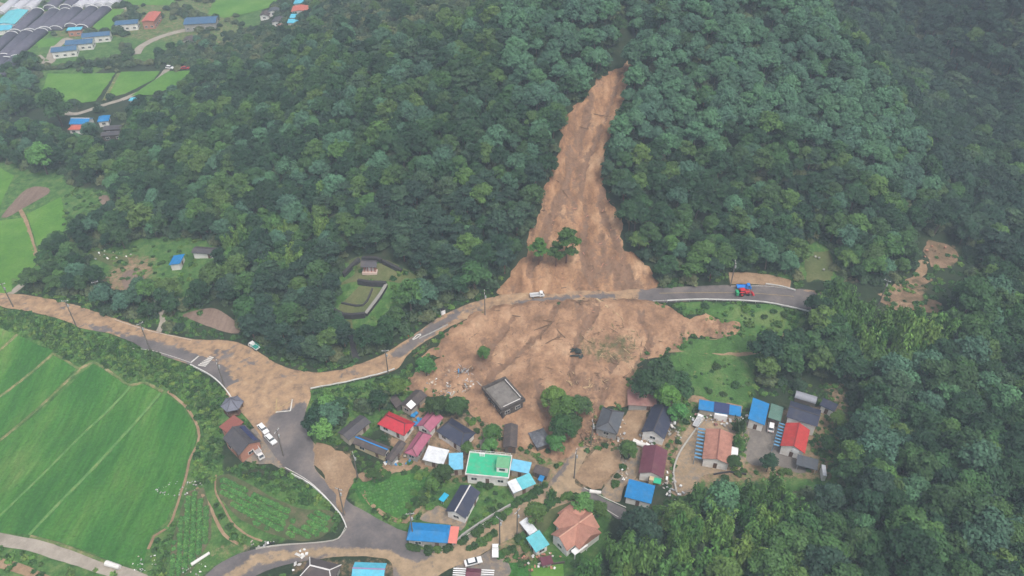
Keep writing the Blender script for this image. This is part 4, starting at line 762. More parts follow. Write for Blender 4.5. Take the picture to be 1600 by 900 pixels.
# greenhouse tunnels, far upper left
M_NET = mat('dark_shade_net', (.105, .10, .135), .8, .12, .4, ribs=('X', .5), c2=(.14, .135, .17)); M_FILM = mat('white_plastic_film', (.47, .47, .51), .4, .08, .4, ribs=('X', .5), c2=(.36, .36, .41))
def tunnel(p0, p1, w, m, label, group):
    a, b_ = G(*p0), G(*p1); d = (b_ - a).to_2d(); L = d.length; an = math.atan2(d.y, d.x); r = empty('greenhouse', (a + b_) / 2, an); tag(r, label, 'greenhouse', group)
    CLEAR.append((np.array([[a.x - 4, a.y], [a.x + 4, a.y], [b_.x + 4, b_.y], [b_.x - 4, b_.y]]), 2)); k = 12; h = 3.1
    sec = [(w / 2 * math.cos(math.pi * i / k), 1.0 + (h - 1.0) * math.sin(math.pi * i / k)) for i in range(k + 1)] + [(-w / 2, -.6), (w / 2, -.6)]
    q = MB(); q.extrude(sec, 'x', -L / 2, L / 2); q.build('cover', m, r, True)
    for s in (-1, 1):
        q = MB(); pts = [(s * (L / 2 + .05), w / 2 * 1.02 * math.cos(math.pi * i / k), 1.0 + (h - .95) * math.sin(math.pi * i / k)) for i in range(k + 1)]
        q.chain(pts, [.22] * (k + 1), 5); q.build('end_hoop', M_WHITE, r)
DN = 'long greenhouse tunnel under dark shade net in the far upper left farmland'; WN = 'long greenhouse tunnel of white plastic film in the far upper left farmland'
for q in ((-30, 96, 20, 57), (24, 53, 60, 20), (-14, 110, 43, 55), (48, 52, 86, 20), (12, 96, 66, 52), (71, 49, 104, 20), (-20, 124, 8, 92), (-8, 128, 28, 94), (88, 48, 121, 17), (112, 44, 145, 16), (129, 46, 166, 16), (78, 15, 104, -10), (103, 14, 128, -9), (-20, 5, 10, -14)):
    tunnel(q[:2], q[2:], 7.6, M_NET, DN, 'dark net greenhouse tunnels')
for q in ((0, 23, 36, -6), (24, 18, 56, -7), (44, 17, 74, -8), (122, 14, 147, -8), (139, 13, 163, -8), (155, 12, 178, -8), (172, 11, 192, -6)): tunnel(q[:2], q[2:], 6.4, M_FILM, WN, 'white greenhouse tunnels')
z0 = G(560, 85); b = MB()
for j in range(6):
    pass
sec = [(2.6 * math.cos(t * math.pi / 16), 3.0 * math.sin(t * math.pi / 16)) for t in range(9)]
vs = [(p[0] * math.cos(k * math.pi / 8), p[0] * math.sin(k * math.pi / 8), p[1]) for p in sec for k in range(16)]
b.poly(vs, [(j * 16 + k, j * 16 + (k + 1) % 16, (j + 1) * 16 + (k + 1) % 16, (j + 1) * 16 + k) for j in range(8) for k in range(16)]); o = b.build('storage_dome', M_FILM, None, True); o.location = z0; tag(o, 'white covered dome alone in the scrub on the hill top', 'storage dome'); CLEAR.append((np.array([[z0.x - 5, z0.y - 8], [z0.x + 5, z0.y - 8], [z0.x + 5, z0.y + 5], [z0.x - 5, z0.y + 5]]), 1))
# ------------------------------------------------------------------ vegetation
def leaf_mat(name, c, hv=0.03, vv=0.35, c2=None):
    m = bpy.data.materials.new(name); m.use_nodes = True; N = m.node_tree.nodes; L = m.node_tree.links; b = N['Principled BSDF']
    b.inputs['Roughness'].default_value = 0.7; b.inputs['Specular IOR Level'].default_value = 0.25
    oi = N.new('ShaderNodeObjectInfo'); at = N.new('ShaderNodeAttribute'); at.attribute_name = 'tint'
    mx = N.new('ShaderNodeMix'); mx.data_type = 'RGBA'; mx.inputs[6].default_value = (*c, 1); mx.inputs[7].default_value = (*(c2 or c), 1)
    wn_ = N.new('ShaderNodeTexWhiteNoise'); wn_.noise_dimensions = '1D'; L.new(oi.outputs['Random'], wn_.inputs['W'])
    pw = N.new('ShaderNodeMath'); pw.operation = 'POWER'; pw.inputs[1].default_value = 2.2; L.new(wn_.outputs['Value'], pw.inputs[0]); L.new(pw.outputs[0], mx.inputs[0])
    h = N.new('ShaderNodeHueSaturation'); L.new(mx.outputs[2], h.inputs['Color'])
    a = N.new('ShaderNodeMapRange'); a.inputs[3].default_value = 0.5 - hv; a.inputs[4].default_value = 0.5 + hv; L.new(oi.outputs['Random'], a.inputs[0]); L.new(a.outputs[0], h.inputs['Hue'])
    v = N.new('ShaderNodeMapRange'); v.inputs[3].default_value = 1 - vv; v.inputs[4].default_value = 1 + vv
    sc = N.new('ShaderNodeVectorMath'); sc.operation = 'DOT_PRODUCT'; sc.inputs[1].default_value = (1, 0, 0)
    L.new(wn_.outputs['Color'], sc.inputs[0]); L.new(sc.outputs['Value'], v.inputs[0])
    mu = N.new('ShaderNodeMath'); mu.operation = 'MULTIPLY'; L.new(v.outputs[0], mu.inputs[0]); L.new(at.outputs['Fac'], mu.inputs[1]); L.new(mu.outputs[0], h.inputs['Value'])
    L.new(h.outputs[0], b.inputs['Base Color']); return m
M_LEAF = leaf_mat('broad_leaves', (0.020, 0.062, 0.027), 0.018, 0.34, (0.062, 0.120, 0.028))
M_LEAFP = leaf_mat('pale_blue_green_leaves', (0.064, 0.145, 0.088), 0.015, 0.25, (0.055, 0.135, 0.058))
M_LEAFD = leaf_mat('shade_painted_leaves', (0.017, 0.048, 0.030), 0.015, 0.3, (0.028, 0.068, 0.032))  # darker leaf copy, hillside shade painted into the colour
M_PINE = leaf_mat('pine_needles', (0.024, 0.058, 0.036), 0.015, 0.3, (0.04, 0.075, 0.035))
M_BAMB = leaf_mat('bamboo_leaves', (0.056, 0.142, 0.033), 0.015, 0.28, (0.10, 0.175, 0.036))
M_SCRUB = leaf_mat('scrub_leaves', (0.036, 0.078, 0.036), 0.025, 0.35, (0.085, 0.10, 0.045))
M_WEED = leaf_mat('weed_leaves', (0.042, 0.105, 0.028), 0.02, 0.35, (0.085, 0.155, 0.03))
M_SHRUB = leaf_mat('garden_leaves', (0.036, 0.085, 0.022), 0.02, 0.3, (0.07, 0.14, 0.025))
M_CROP = leaf_mat('crop_leaves', (0.065, 0.185, 0.045), 0.012, 0.2, (0.09, 0.22, 0.05))
M_BARK = mat('bark', (0.11, 0.085, 0.065), 0.95, 0.3, 4); M_BARKP = mat('pine_bark', (0.15, 0.075, 0.05), 0.95, 0.3, 4); M_CULM = mat('bamboo_culm', (0.16, 0.19, 0.07), 0.6, 0.2, 3)

class Leaves:
    def __init__(s): s.q = []; s.t = []
    def add(s, c, nrm, size, aspect=1.0, tint=1.0, droop=None):
        """quads centred at c (n,3) facing nrm (n,3)"""
        c = np.asarray(c); k = len(c); nrm = nrm / (np.linalg.norm(nrm, axis=1)[:, None] + 1e-9)
        up = np.random.randn(k, 3) if droop is None else droop
        a = np.cross(nrm, up); a /= np.linalg.norm(a, axis=1)[:, None] + 1e-9; b = np.cross(a, nrm)
        sz = (np.asarray(size) * np.random.uniform(0.65, 1.35, k))[:, None] / 2
        a = a * sz; b = b * sz * aspect; fold = nrm * sz * np.random.uniform(-0.25, 0.5, (k, 1))
        s.q.append(np.stack([c - a - fold, c - b * 1.1, c + a - fold, c + b * 1.1], 1)); s.t.append(np.broadcast_to(tint, (k,)).copy())
    def into(s, mb, me_later=None):
        Q = np.concatenate(s.q).reshape(-1, 3); i = len(mb.v); mb.v += Q.tolist(); m = len(Q) // 4
        mb.f += [(i + 4 * k, i + 4 * k + 1, i + 4 * k + 2, i + 4 * k + 3) for k in range(m)]; mb.m += [mb.cur] * m
        return np.repeat(np.concatenate(s.t), 4)
def sph(n):
    v = np.random.randn(n, 3); return v / np.linalg.norm(v, axis=1)[:, None]
def lump(mb, c, r, seed, tint):
    """irregular inner foliage mass, shade painted into its tint, so a crown is not see-through everywhere"""
    vs = []; fs = []; nu, nv = 8, 5
    for j in range(nv + 1):
        for i in range(nu):
            t = math.pi * j / nv; p = 2 * math.pi * i / nu; k = 0.8 + 0.3 * mnoise.noise(Vector((math.cos(p) * 2 + seed, math.sin(p) * 2, t)))
            vs.append((c[0] + r[0] * k * math.sin(t) * math.cos(p), c[1] + r[1] * k * math.sin(t) * math.sin(p), c[2] + r[2] * k * math.cos(t)))
    for j in range(nv):
        for i in range(nu): fs.append((j * nu + i, (j + 1) * nu + i, (j + 1) * nu + (i + 1) % nu, j * nu + (i + 1) % nu))
    mb.poly(vs, fs); tint += [0.9] * len(vs)  # lowered tint paints shade inside the crown
def crown_mesh(name, kind, seed, mats, joined):
    """unit trees: crown radius about 4 m. joined: trunk in the same mesh (material 1)"""
    np.random.seed(seed); random.seed(seed); mb = MB(); tint = []; lv = Leaves(); tips = []
    if kind == 'broad':
        nl = random.randint(13, 20); H0 = random.uniform(5.6, 7.2); lump(mb, (0, 0, H0 - .5), (2.5, 2.5, 2.2), seed, tint)
        for k in range(nl):
            a = k * 2.4 + random.uniform(-.4, .4); q = math.sqrt((k + .3) / nl); rr = 3.3 * q; z = H0 + 2.4 * (1 - q * q) - 1.1 * q + random.uniform(-.7, .7); r = random.uniform(0.95, 1.75)
            cx, cy_ = rr * math.cos(a), rr * math.sin(a); tips.append((cx, cy_, z)); lump(mb, (cx, cy_, z - .15), (r * .72, r * .72, r * .6), seed + k, tint)
            m = int(105 * r * r / 2); d = sph(m); d[:, 2] = np.where(d[:, 2] < -0.35, -d[:, 2], d[:, 2]); t = random.uniform(0.8, 1.22)
            c = np.array([cx, cy_, z]) + d * r * np.random.uniform(.75, 1.12, (m, 1)) * np.array([1, 1, .85])
            lv.add(c, d * .8 + np.array([0, 0, .5]) + np.random.randn(m, 3) * .42, 0.48, 1.25, t * np.random.uniform(.8, 1.2, m))
    elif kind == 'pine':
        nl = random.randint(9, 13); H0 = random.uniform(7.0, 8.5)
        for k in range(nl):
            q = k / nl; z = H0 + 1.6 - 4.2 * q + random.uniform(-.4, .4); rr = 3.4 * math.sqrt(q + .02) * random.uniform(.6, 1.1); a = k * 2.4 + random.uniform(-.5, .5); r = random.uniform(1.3, 2.1)
            cx, cy_ = rr * math.cos(a), rr * math.sin(a); tips.append((cx, cy_, z - .3)); lump(mb, (cx, cy_, z - .1), (r * .75, r * .75, r * .26), seed + k, tint)
            m = int(85 * r); d = sph(m); d[:, 2] = np.abs(d[:, 2]) * 1.0 - .15
            c = np.array([cx, cy_, z]) + d * r * np.random.uniform(.55, 1.1, (m, 1)) * np.array([1, 1, .42])
            lv.add(c, d * .5 + np.array([0, 0, .9]) + np.random.randn(m, 3) * .5, 0.5, 1.5, random.uniform(.8, 1.2) * np.random.uniform(.75, 1.25, m))
    elif kind == 'bamboo':
        for k in range(11):
            a = k * 2.4; rr = 2.6 * math.sqrt(k / 11); bx, by = rr * math.cos(a), rr * math.sin(a); h = random.uniform(7.5, 11); la = random.uniform(0, 6.28); ln = random.uniform(.8, 2.0); t = random.uniform(.75, 1.3)
            lump(mb, (bx, by, h * .55), (.8, .8, h * .3), seed + k, tint); tips.append((bx, by, h * .8))
            m = 100; s_ = np.random.uniform(.35, 1.0, m); rad = .25 + 1.15 * (1 - np.abs(s_ - .6) * 1.9).clip(0, 1); th = np.random.uniform(0, 6.28, m)
            c = np.stack([bx + math.cos(la) * ln * s_ ** 3 + np.cos(th) * rad, by + math.sin(la) * ln * s_ ** 3 + np.sin(th) * rad, h * s_ - .6 * rad * rad + np.random.randn(m) * .15], 1)
            nn = np.stack([np.cos(th), np.sin(th), np.full(m, .8)], 1) + np.random.randn(m, 3) * .4
            dr = np.stack([np.cos(th) * .5, np.sin(th) * .5, np.full(m, -1.)], 1)
            lv.add(c, nn, 0.42, 2.3, t * np.random.uniform(.75, 1.25, m), droop=np.cross(nn, dr) * 0 + dr)
    elif kind == 'bush':
        for k in range(7):
            a = k * 2.4; rr = 1.0 * math.sqrt(k / 7); z = .75 - .35 * rr + random.uniform(-.15, .2); r = random.uniform(.45, .75); cx, cy_ = rr * math.cos(a), rr * math.sin(a); tips.append((cx, cy_, z))
            lump(mb, (cx, cy_, z - .1), (r * .7, r * .7, r * .7), seed + k, tint); m = 60; d = sph(m); d[:, 2] = np.abs(d[:, 2]) * 1.1 - .2; t = random.uniform(.8, 1.2)
            lv.add(np.array([cx, cy_, z]) + d * r * np.random.uniform(.8, 1.15, (m, 1)), d * .8 + np.array([0, 0, .5]) + np.random.randn(m, 3) * .4, .32, 1.2, t * np.random.uniform(.8, 1.2, m))
    elif kind == 'tuft':
        m = 70; d = sph(m); d[:, 2] = np.abs(d[:, 2]); c = d * np.array([.75, .75, .55]) * np.random.uniform(.4, 1.1, (m, 1))
        lv.add(c, d * .5 + np.array([0, 0, .8]) + np.random.randn(m, 3) * .45, .36, 1.5, np.random.uniform(.7, 1.3, m))
    tv = list(tint) + lv.into(mb).tolist()
    wood = mb if joined else MB(); wood.cur = 1 if joined else 0; n0 = len(mb.v)
    if kind in ('broad', 'pine'):
        top = 6.0 if kind == 'broad' else 8.2; bend = random.uniform(-.5, .5)
        pts = [(0, 0, -.6), (bend * .3, 0, top * .35), (bend, .2, top * .7), (bend * .8, 0, top)]; wood.chain(pts, [.30, .24, .17, .07], 6)
        for tp in tips[1:8]: wood.chain([pts[2], ((tp[0] + bend) / 2, tp[1] / 2, (tp[2] + pts[2][2]) / 2 - .3), tp], [.12, .08, .03], 4)
    elif kind == 'bamboo':
        for tp in tips[:7]: wood.chain([(tp[0], tp[1], -.5), tp], [.06, .03], 5)
    elif kind == 'bush':
        for tp in tips[:4]: wood.chain([(0, 0, -.3), tp], [.05, .02], 4)
    if joined: tv += [1.0] * (len(mb.v) - n0)
    me = mb.mesh(name, mats); add_attr(me, 'tint', tv)
    return me, (None if joined else wood)

TREES = {}
def variants(key, kind, n_, mats, joined=True, seed=0): TREES[key] = [crown_mesh(key, kind, seed + 10 * i, mats, joined) for i in range(n_)]
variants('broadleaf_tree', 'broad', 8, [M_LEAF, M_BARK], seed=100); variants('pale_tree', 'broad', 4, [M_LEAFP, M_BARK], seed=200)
variants('dark_tree', 'broad', 3, [M_LEAFD, M_BARK], seed=250); variants('pine_tree', 'pine', 4, [M_PINE, M_BARKP], seed=300); variants('bamboo', 'bamboo', 4, [M_BAMB, M_CULM], seed=400)
variants('scrub', 'bush', 3, [M_SCRUB, M_BARK], seed=500); variants('weed', 'tuft', 3, [M_WEED], seed=600); variants('crop', 'tuft', 2, [M_CROP], seed=650)
np.random.seed(11); random.seed(11)

def clear_ok(x, y):
    ok = np.ones(len(x), bool)
    for p, mg in CLEAR: ok &= sdist(p, x, y) < -mg
    return ok
def scatter(sp, jit=.42, box=(-400, 400, 70, 620)):
    X, Y = np.meshgrid(np.arange(box[0], box[1], sp), np.arange(box[2], box[3], sp * .87)); X = X + (np.arange(X.shape[0]) % 2)[:, None] * sp / 2
    X = X + np.random.uniform(-jit, jit, X.shape) * sp; Y = Y + np.random.uniform(-jit, jit, Y.shape) * sp; return X.ravel(), Y.ravel()
def inpix(polys, x, y):
    px, py, _ = proj(x, y, H(x, y)); r = np.zeros(len(x), bool)
    for s in polys: r |= inside(np.array(pix(s)), px, py)
    return r
F_LEFT = ["470,64 600,86 762,32 905,-90 520,-90 420,-10 440,50", "955,95 905,165 875,190 862,270 845,330 818,400 790,440 740,466 700,484 672,505 640,525 600,550 575,562 566,520 575,500 610,455 655,442 640,425 575,400 545,408 528,432 522,470 530,498 545,505 552,565 500,578 440,566 405,542 385,520 378,495 335,470 335,425 345,390 330,378 262,372 200,378 150,378 190,335 170,290 120,285 200,215 265,165 330,118 470,62 600,85 760,30 900,-80 1010,-80 985,20"]
F_RIGHT = ["985,40 1000,-100 2100,-100 2100,430 1700,430 1560,425 1500,440 1495,385 1445,375 1440,420 1400,445 1340,444 1305,430 1300,385 1256,385 1250,442 1130,443 1032,446 1005,410 972,380 975,335 945,290 950,230 978,180 985,95"]
F_LOW = ["1270,470 1330,478 1370,490 1450,495 1490,470 1560,445 1700,430 2100,430 2000,1050 880,1050 900,905 945,874 985,848 1030,830 1062,806 1110,785 1170,770 1230,778 1320,785 1318,690 1340,650 1310,590 1262,588 1240,612 1170,605 1190,575 1262,548"]
F_MISC = ["-80,215 60,205 120,215 185,225 160,250 90,270 40,265 -80,240", "-80,70 0,118 50,88 95,112 60,160 45,178 -80,210", "75,88 210,80 215,104 80,108", "210,175 330,150 310,200 215,205", "60,398 125,358 200,385 195,430 150,468 60,462 48,440", "165,470 240,452 246,520 190,500 165,488", "255,470 335,470 330,490 290,490 282,520 256,520", "135,15 210,5 215,30 180,60 140,60", "220,60 300,20 330,80 420,40 480,60 420,120 330,110 240,100", "300,105 420,60 440,90 340,130",
          "480,615 560,600 650,560 660,585 640,606 610,640 560,648 520,672 495,690 482,660", "120,475 180,480 230,505 180,498"]
BAMBOO = ["1270,455 1370,480 1470,510 1500,560 1420,590 1340,560 1285,540", "880,1050 890,895 930,850 985,805 1045,790 1180,755 1255,765 1262,830 1190,880 1130,1050", "345,400 420,330 500,345 520,400 470,440 400,425"]
PINES = ["600,310 820,300 835,400 780,440 690,440 640,420 560,400 590,350", "400,440 545,410 530,500 555,560 470,570 400,540 380,500", "1450,60 1700,60 1700,260 1500,260", "930,880 1150,900 1150,1050 1000,1050"]
DARKBG = ["1185,-60 1330,85 1425,205 1470,340 1490,430 2100,430 2100,-100 1185,-100"]  # slope behind the pale crest, its shade painted with darker leaves
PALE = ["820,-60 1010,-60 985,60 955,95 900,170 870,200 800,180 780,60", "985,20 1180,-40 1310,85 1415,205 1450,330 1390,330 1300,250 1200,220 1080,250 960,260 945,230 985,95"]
SCRUBZ = ["330,112 420,60 440,50 420,-10 520,-90 905,-90 760,30 600,85 470,62", "75,85 210,78 215,106 80,110", "135,15 210,5 215,30 180,60 140,60", "220,60 300,20 330,80 420,40 480,60 420,120 330,110 240,100", "215,55 330,50 330,110 215,110"]

GROUPS = {'broadleaf_tree': [], 'pine_tree': [], 'bamboo': []}
STUFF = []       # (mesh key, variant, x, y, z, rot, scale)
bx_, by_ = scatter(5.6)
sel = inpix(F_LEFT + F_RIGHT + F_LOW + F_MISC, bx_, by_); bx_, by_ = bx_[sel], by_[sel]
sel = clear_ok(bx_, by_); bx_, by_ = bx_[sel], by_[sel]; bz_ = H(bx_, by_); ppx, ppy, dep = proj(bx_, by_, bz_ + 6)
isd = inpix(DARKBG, bx_, by_); isb = inpix(BAMBOO, bx_, by_); isp = inpix(PINES, bx_, by_); isl = inpix(PALE, bx_, by_); iss = inpix(SCRUBZ, bx_, by_); ism = inpix(F_MISC, bx_, by_); isleft = inpix(F_LEFT, bx_, by_); islow = inpix(F_LOW, bx_, by_)
order = np.argsort(dep)
REC = []
for i in order:
    u = random.random()
    if isb[i] and u < (.4 if isleft[i] else .85): key = 'bamboo'
    elif isp[i] and u < .7: key = 'pine_tree'
    elif isd[i]: key = 'pine_tree' if u < .4 else ('dark_tree' if u < .85 else 'broadleaf_tree')
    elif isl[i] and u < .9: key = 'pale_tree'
    elif iss[i] and u < .8: key = 'scrub'
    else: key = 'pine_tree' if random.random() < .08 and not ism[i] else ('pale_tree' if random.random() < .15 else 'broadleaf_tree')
    s = random.choice((random.uniform(.7, .95), random.uniform(.85, 1.1), random.uniform(1.0, 1.3))) * (0.8 if ism[i] else 1.0) * (1.12 if islow[i] and key != 'bamboo' else 1)
    if key == 'scrub': s = random.uniform(1.6, 3.2)
    if key == 'bamboo': s *= .95
    if iss[i] and key != 'scrub': s *= .75
    REC.append((key, random.randrange(len(TREES[key])), bx_[i], by_[i], bz_[i] - .2, random.uniform(0, 6.28), s, ppx[i], ppy[i], bool(isleft[i]), bool(islow[i]), bool(ism[i])))
TREELAB = {
 ('broadleaf_tree', 'low'): ('dark green broadleaf tree packed into the dense wood right of the village houses', 'trees of the wood beside the village'),
 ('broadleaf_tree', 'left'): ('green broadleaf tree packed among others on the wooded hill left of the landslide', 'trees of the hill left of the landslide'),
 ('broadleaf_tree', 'right'): ('dark green broadleaf tree packed among others on the wooded hill right of the landslide', 'trees of the hill right of the landslide'),
 ('broadleaf_tree', 'misc'): ('green broadleaf tree in a small clump beside the rice fields or roads', 'trees in clumps by fields and roads'),
 ('pine_tree', 'low'): ('flat layered pine tree standing in the dense wood right of the village houses', 'pines of the wood beside the village'),
 ('pine_tree', 'left'): ('pine tree with flat layered crown on the hill left of the landslide', 'pines of the hill left of the landslide'),
 ('pine_tree', 'right'): ('pine tree with flat layered crown on the hill right of the landslide', 'pines of the hill right of the landslide'),
 ('bamboo', 'low'): ('clump of feathery yellow green bamboo in the wood right of the village', 'bamboo clumps of the wood beside the village'),
 ('bamboo', 'left'): ('clump of feathery green bamboo on the hill above the main road', 'bamboo clumps of the hill above the road'),
}
cnt = {'broadleaf_tree': 0, 'pine_tree': 0, 'bamboo': 0}
for key, vi, x, y, z, rz, s, px, py, lf, lw, ms in REC:
    k2 = 'broadleaf_tree' if key in ('pale_tree', 'dark_tree') else key
    zone = 'low' if lw else ('misc' if ms else ('left' if lf else 'right'))
    infr = -30 < px < 1630 and -20 < py < 930
    if k2 in cnt and cnt[k2] < 300 and infr and (k2, zone) in TREELAB:
        cnt[k2] += 1; o = bpy.data.objects.new(k2, TREES[key][vi][0]); col.objects.link(o)
        o.location = (x, y, z); o.rotation_euler = (0, 0, rz); o.scale = (s, s, s * random.uniform(.9, 1.12))
        lb, gp = TREELAB[(k2, zone)]; tag(o, lb, 'bamboo' if k2 == 'bamboo' else 'tree', gp)
    else: STUFF.append((key, vi, x, y, z, rz, s))

def instancer(name, recs, label=None):
    """one stuff object: points with instances of plant meshes"""
    keys = sorted({(r[0], r[1]) for r in recs}); ki = {k: i for i, k in enumerate(keys)}
    me = bpy.data.meshes.new(name); me.from_pydata([(r[2], r[3], r[4]) for r in recs], [], [])
    a = me.attributes.new('idx', 'INT', 'POINT'); a.data.foreach_set('value', np.array([ki[(r[0], r[1])] for r in recs], np.int32))
    add_attr(me, 'rot', [r[5] for r in recs]); add_attr(me, 'scl', [r[6] for r in recs])
    o = bpy.data.objects.new(name, me); col.objects.link(o); o['kind'] = 'stuff'
    if label: o['label'] = label
    ng = bpy.data.node_groups.new(name, 'GeometryNodeTree')
    ng.interface.new_socket('Geometry', in_out='INPUT', socket_type='NodeSocketGeometry'); ng.interface.new_socket('Geometry', in_out='OUTPUT', socket_type='NodeSocketGeometry')
    N = ng.nodes; L = ng.links; gi = N.new('NodeGroupInput'); go = N.new('NodeGroupOutput'); ip = N.new('GeometryNodeInstanceOnPoints'); jn = N.new('GeometryNodeJoinGeometry')
    for k in reversed(keys):
        src = bpy.data.objects.new(k[0], TREES[k[0]][k[1]][0])      # unlinked source for the instances
        oi = N.new('GeometryNodeObjectInfo'); oi.inputs['Object'].default_value = src; oi.inputs['As Instance'].default_value = True; L.new(oi.outputs['Geometry'], jn.inputs[0])
    def na(nm, ty):
        q = N.new('GeometryNodeInputNamedAttribute'); q.data_type = ty; q.inputs['Name'].default_value = nm; return q.outputs['Attribute']
    L.new(gi.outputs[0], ip.inputs['Points']); L.new(jn.outputs[0], ip.inputs['Instance']); ip.inputs['Pick Instance'].default_value = True
    L.new(na('idx', 'INT'), ip.inputs['Instance Index'])
    cx = N.new('ShaderNodeCombineXYZ'); L.new(na('rot', 'FLOAT'), cx.inputs['Z']); L.new(cx.outputs[0], ip.inputs['Rotation']); L.new(na('scl', 'FLOAT'), ip.inputs['Scale'])
    L.new(ip.outputs[0], go.inputs[0]); md = o.modifiers.new('plants', 'NODES'); md.node_group = ng
    return o
instancer('forest', STUFF, 'unbroken woodland covering the hills behind the landslide')

def cover(name, polys, sp, key, smin, smax, label, margin=0.4, dens=1.0, box=(-330, 330, 90, 420)):
    x, y = scatter(sp, box=box); k = inpix(polys, x, y) & (np.random.rand(len(x)) < dens); x, y = x[k], y[k]
    k = np.ones(len(x), bool)
    for p, mg in CLEAR: k &= sdist(p, x, y) < -margin
    x, y = x[k], y[k]; z = H(x, y)
    kk = key if isinstance(key, list) else [key]
    return instancer(name, [(q, random.randrange(len(TREES[q])), a, b, c - .05, random.uniform(0, 6.28), random.uniform(smin, smax)) for a, b, c in zip(x, y, z) for q in [random.choice(kk)]], label)
WEEDZ = ["-40,474 60,490 130,515 180,526 240,552 300,575 350,612 385,655 345,690 350,745 300,765 308,690 300,650 258,608 225,592 200,595 146,562 125,572 84,548 30,520 -40,495",
         "340,735 400,722 450,740 500,770 532,806 522,840 512,838 520,800 455,785 360,735", "330,770 345,805 400,850 430,848 420,856 380,850 350,830", "280,770 268,800 262,830 240,850 232,900 262,905 270,850", "540,750 600,738 690,720 700,735 640,812 610,820 555,775"]
cover('weeds', WEEDZ, 1.7, 'weed', .8, 1.7, 'rank green weeds on the road bank above the paddies')
# ------------------------------------------------------------------ road markings, rails, poles
M_LINE = ground_mat('worn_white_line', [(0.3, (0.34, 0.31, 0.27)), (0.5, (0.56, 0.54, 0.50)), (0.7, (0.62, 0.60, 0.57))], 0.8, 3, 0.1); M_YLINE = ground_mat('worn_yellow_line', [(0.3, (0.25, 0.19, 0.12)), (0.5, (0.36, 0.27, 0.13)), (0.7, (0.42, 0.31, 0.14))], 0.8, 3, 0.1)
def strip(s, w, m, off=.30, name='road_marking', closed=False):
    l = smooth_poly(gpoly(s), closed, 1.0) if ' ' in s else gpoly(s); d = np.gradient(l, axis=0); d /= np.linalg.norm(d, axis=1)[:, None] + 1e-9; nn = np.stack([-d[:, 1], d[:, 0]], 1) * w / 2
    b = MB(); k = len(l); vs = []
    for q in (l + nn, l - nn): vs += [tuple(p) for p in np.c_[q, H(q[:, 0], q[:, 1]) + off]]
    b.poly(vs, [(i, k + i, k + i + 1, i + 1) for i in range(k - 1)]); o = b.build(name, m); o['kind'] = 'structure'
for k in range(7):
    t = k / 6; strip("%f,%f %f,%f" % (309 + 19 * t, 572 - 13 * t * 1.1, 313 + 21 * t, 574 - 13 * t), .55, M_LINE) if False else strip("%f,%f %f,%f" % (310 + 17 * t, 571 - 13 * t, 322 + 13 * t * .9, 573 - 13 * t), .5, M_LINE, .26)
strip("299,567 311,557", .5, M_LINE, .26)
strip("431,645 454,643", .4, M_LINE, .33); strip("454,643 457,625", .35, M_LINE, .33); strip("431,645 433,624", .35, M_YLINE, .33); strip("433,640 455,628", .25, M_YLINE, .33)
strip("645,531 652,524 658,523", .5, M_LINE, .26); strip("645,532 651,529 658,524", .35, M_LINE, .26)
strip("300,571 330,588 352,608 362,622", .28, M_LINE, .34); strip("445,731 480,751 508,776 530,804", .2, M_LINE, .34)
strip("1030,459 1100,458 1170,459 1240,464", .2, M_YLINE, .26); strip("1020,471 1100,468 1180,471 1260,485", .18, M_LINE, .26); strip("1140,448 1200,448 1240,454", .18, M_LINE, .26)
strip("655,850 692,860 720,843 760,817", .15, M_LINE, .34); strip("400,857 440,852 500,848 528,842 541,822", .15, M_LINE, .34); strip("912,763 945,779 978,794", .2, M_LINE, .36); strip("945,796 966,809", .2, M_LINE, .36)
strip("200,545 240,549 300,568", .15, M_LINE, .26); strip("180,500 240,519 300,532", .15, M_LINE, .26)
M_RAIL = mat('white_rail_paint', (.66, .65, .62), .6, .06, 2, c2=(.45, .42, .38), c2amt=.5); M_KERB = mat('pale_kerb_concrete', (.36, .34, .30), .9, .12, 1.5)
def guardrail(s, label, h=.85, name='guardrail', cat='guardrail', sp=4.0, group=None):
    l = smooth_poly(gpoly(s), False, 2.0); z = H(l[:, 0], l[:, 1]) + .15; o0 = (l[0][0], l[0][1], z[0]); r = empty(name, o0); tag(r, label, cat, group)
    d = np.gradient(l, axis=0); d /= np.linalg.norm(d, axis=1)[:, None] + 1e-9; nn = np.stack([-d[:, 1], d[:, 0]], 1); b = MB(); k = len(l); rows = []
    for a, q in ((-.10, h - .38), (.10, h - .38), (.16, h - .18), (.10, h + .02), (-.10, h + .02)): rows.append(np.c_[l + nn * a, z + q] - np.array(o0))
    b.poly([tuple(p) for r_ in rows for p in r_], [(j * k + i, j * k + i + 1, ((j + 1) % 5) * k + i + 1, ((j + 1) % 5) * k + i) for j in range(5) for i in range(k - 1)] + [tuple(j * k for j in range(4, -1, -1)), tuple(j * k + k - 1 for j in range(5))])
    b.build('rail', M_RAIL, r); i = 0
    for i in range(0, k, max(1, int(sp / 2))):
        b = MB(); p = np.array([l[i][0], l[i][1], z[i]]) - np.array(o0); b.tube((p[0], p[1], p[2] - .6), (p[0], p[1], p[2] + h - .05), .08, n=6); b.build('post', M_STEEL, r)
guardrail("1042,473 1100,471 1180,474 1230,482 1263,490", 'long white guardrail along lower edge of the clean stretch of road', 1.0)
guardrail("486,610 540,600 590,588 617,579", 'white guardrail along the muddy bend above the village trees', .9)
guardrail("1196,446 1222,450 1242,456", 'short white guardrail on the hill side of the road past the tractor', .8)
wall_line('kerb', "298,571 330,588 350,606 360,620", .6, .25, M_RAIL, 'pale kerb wall on the outside of the road bend above the paddies', 'kerb')
wall_line('kerb', "456,742 484,757 512,782 533,806 542,826", .7, .25, M_RAIL, 'white kerb wall curving round the vegetable plots to the junction', 'kerb')
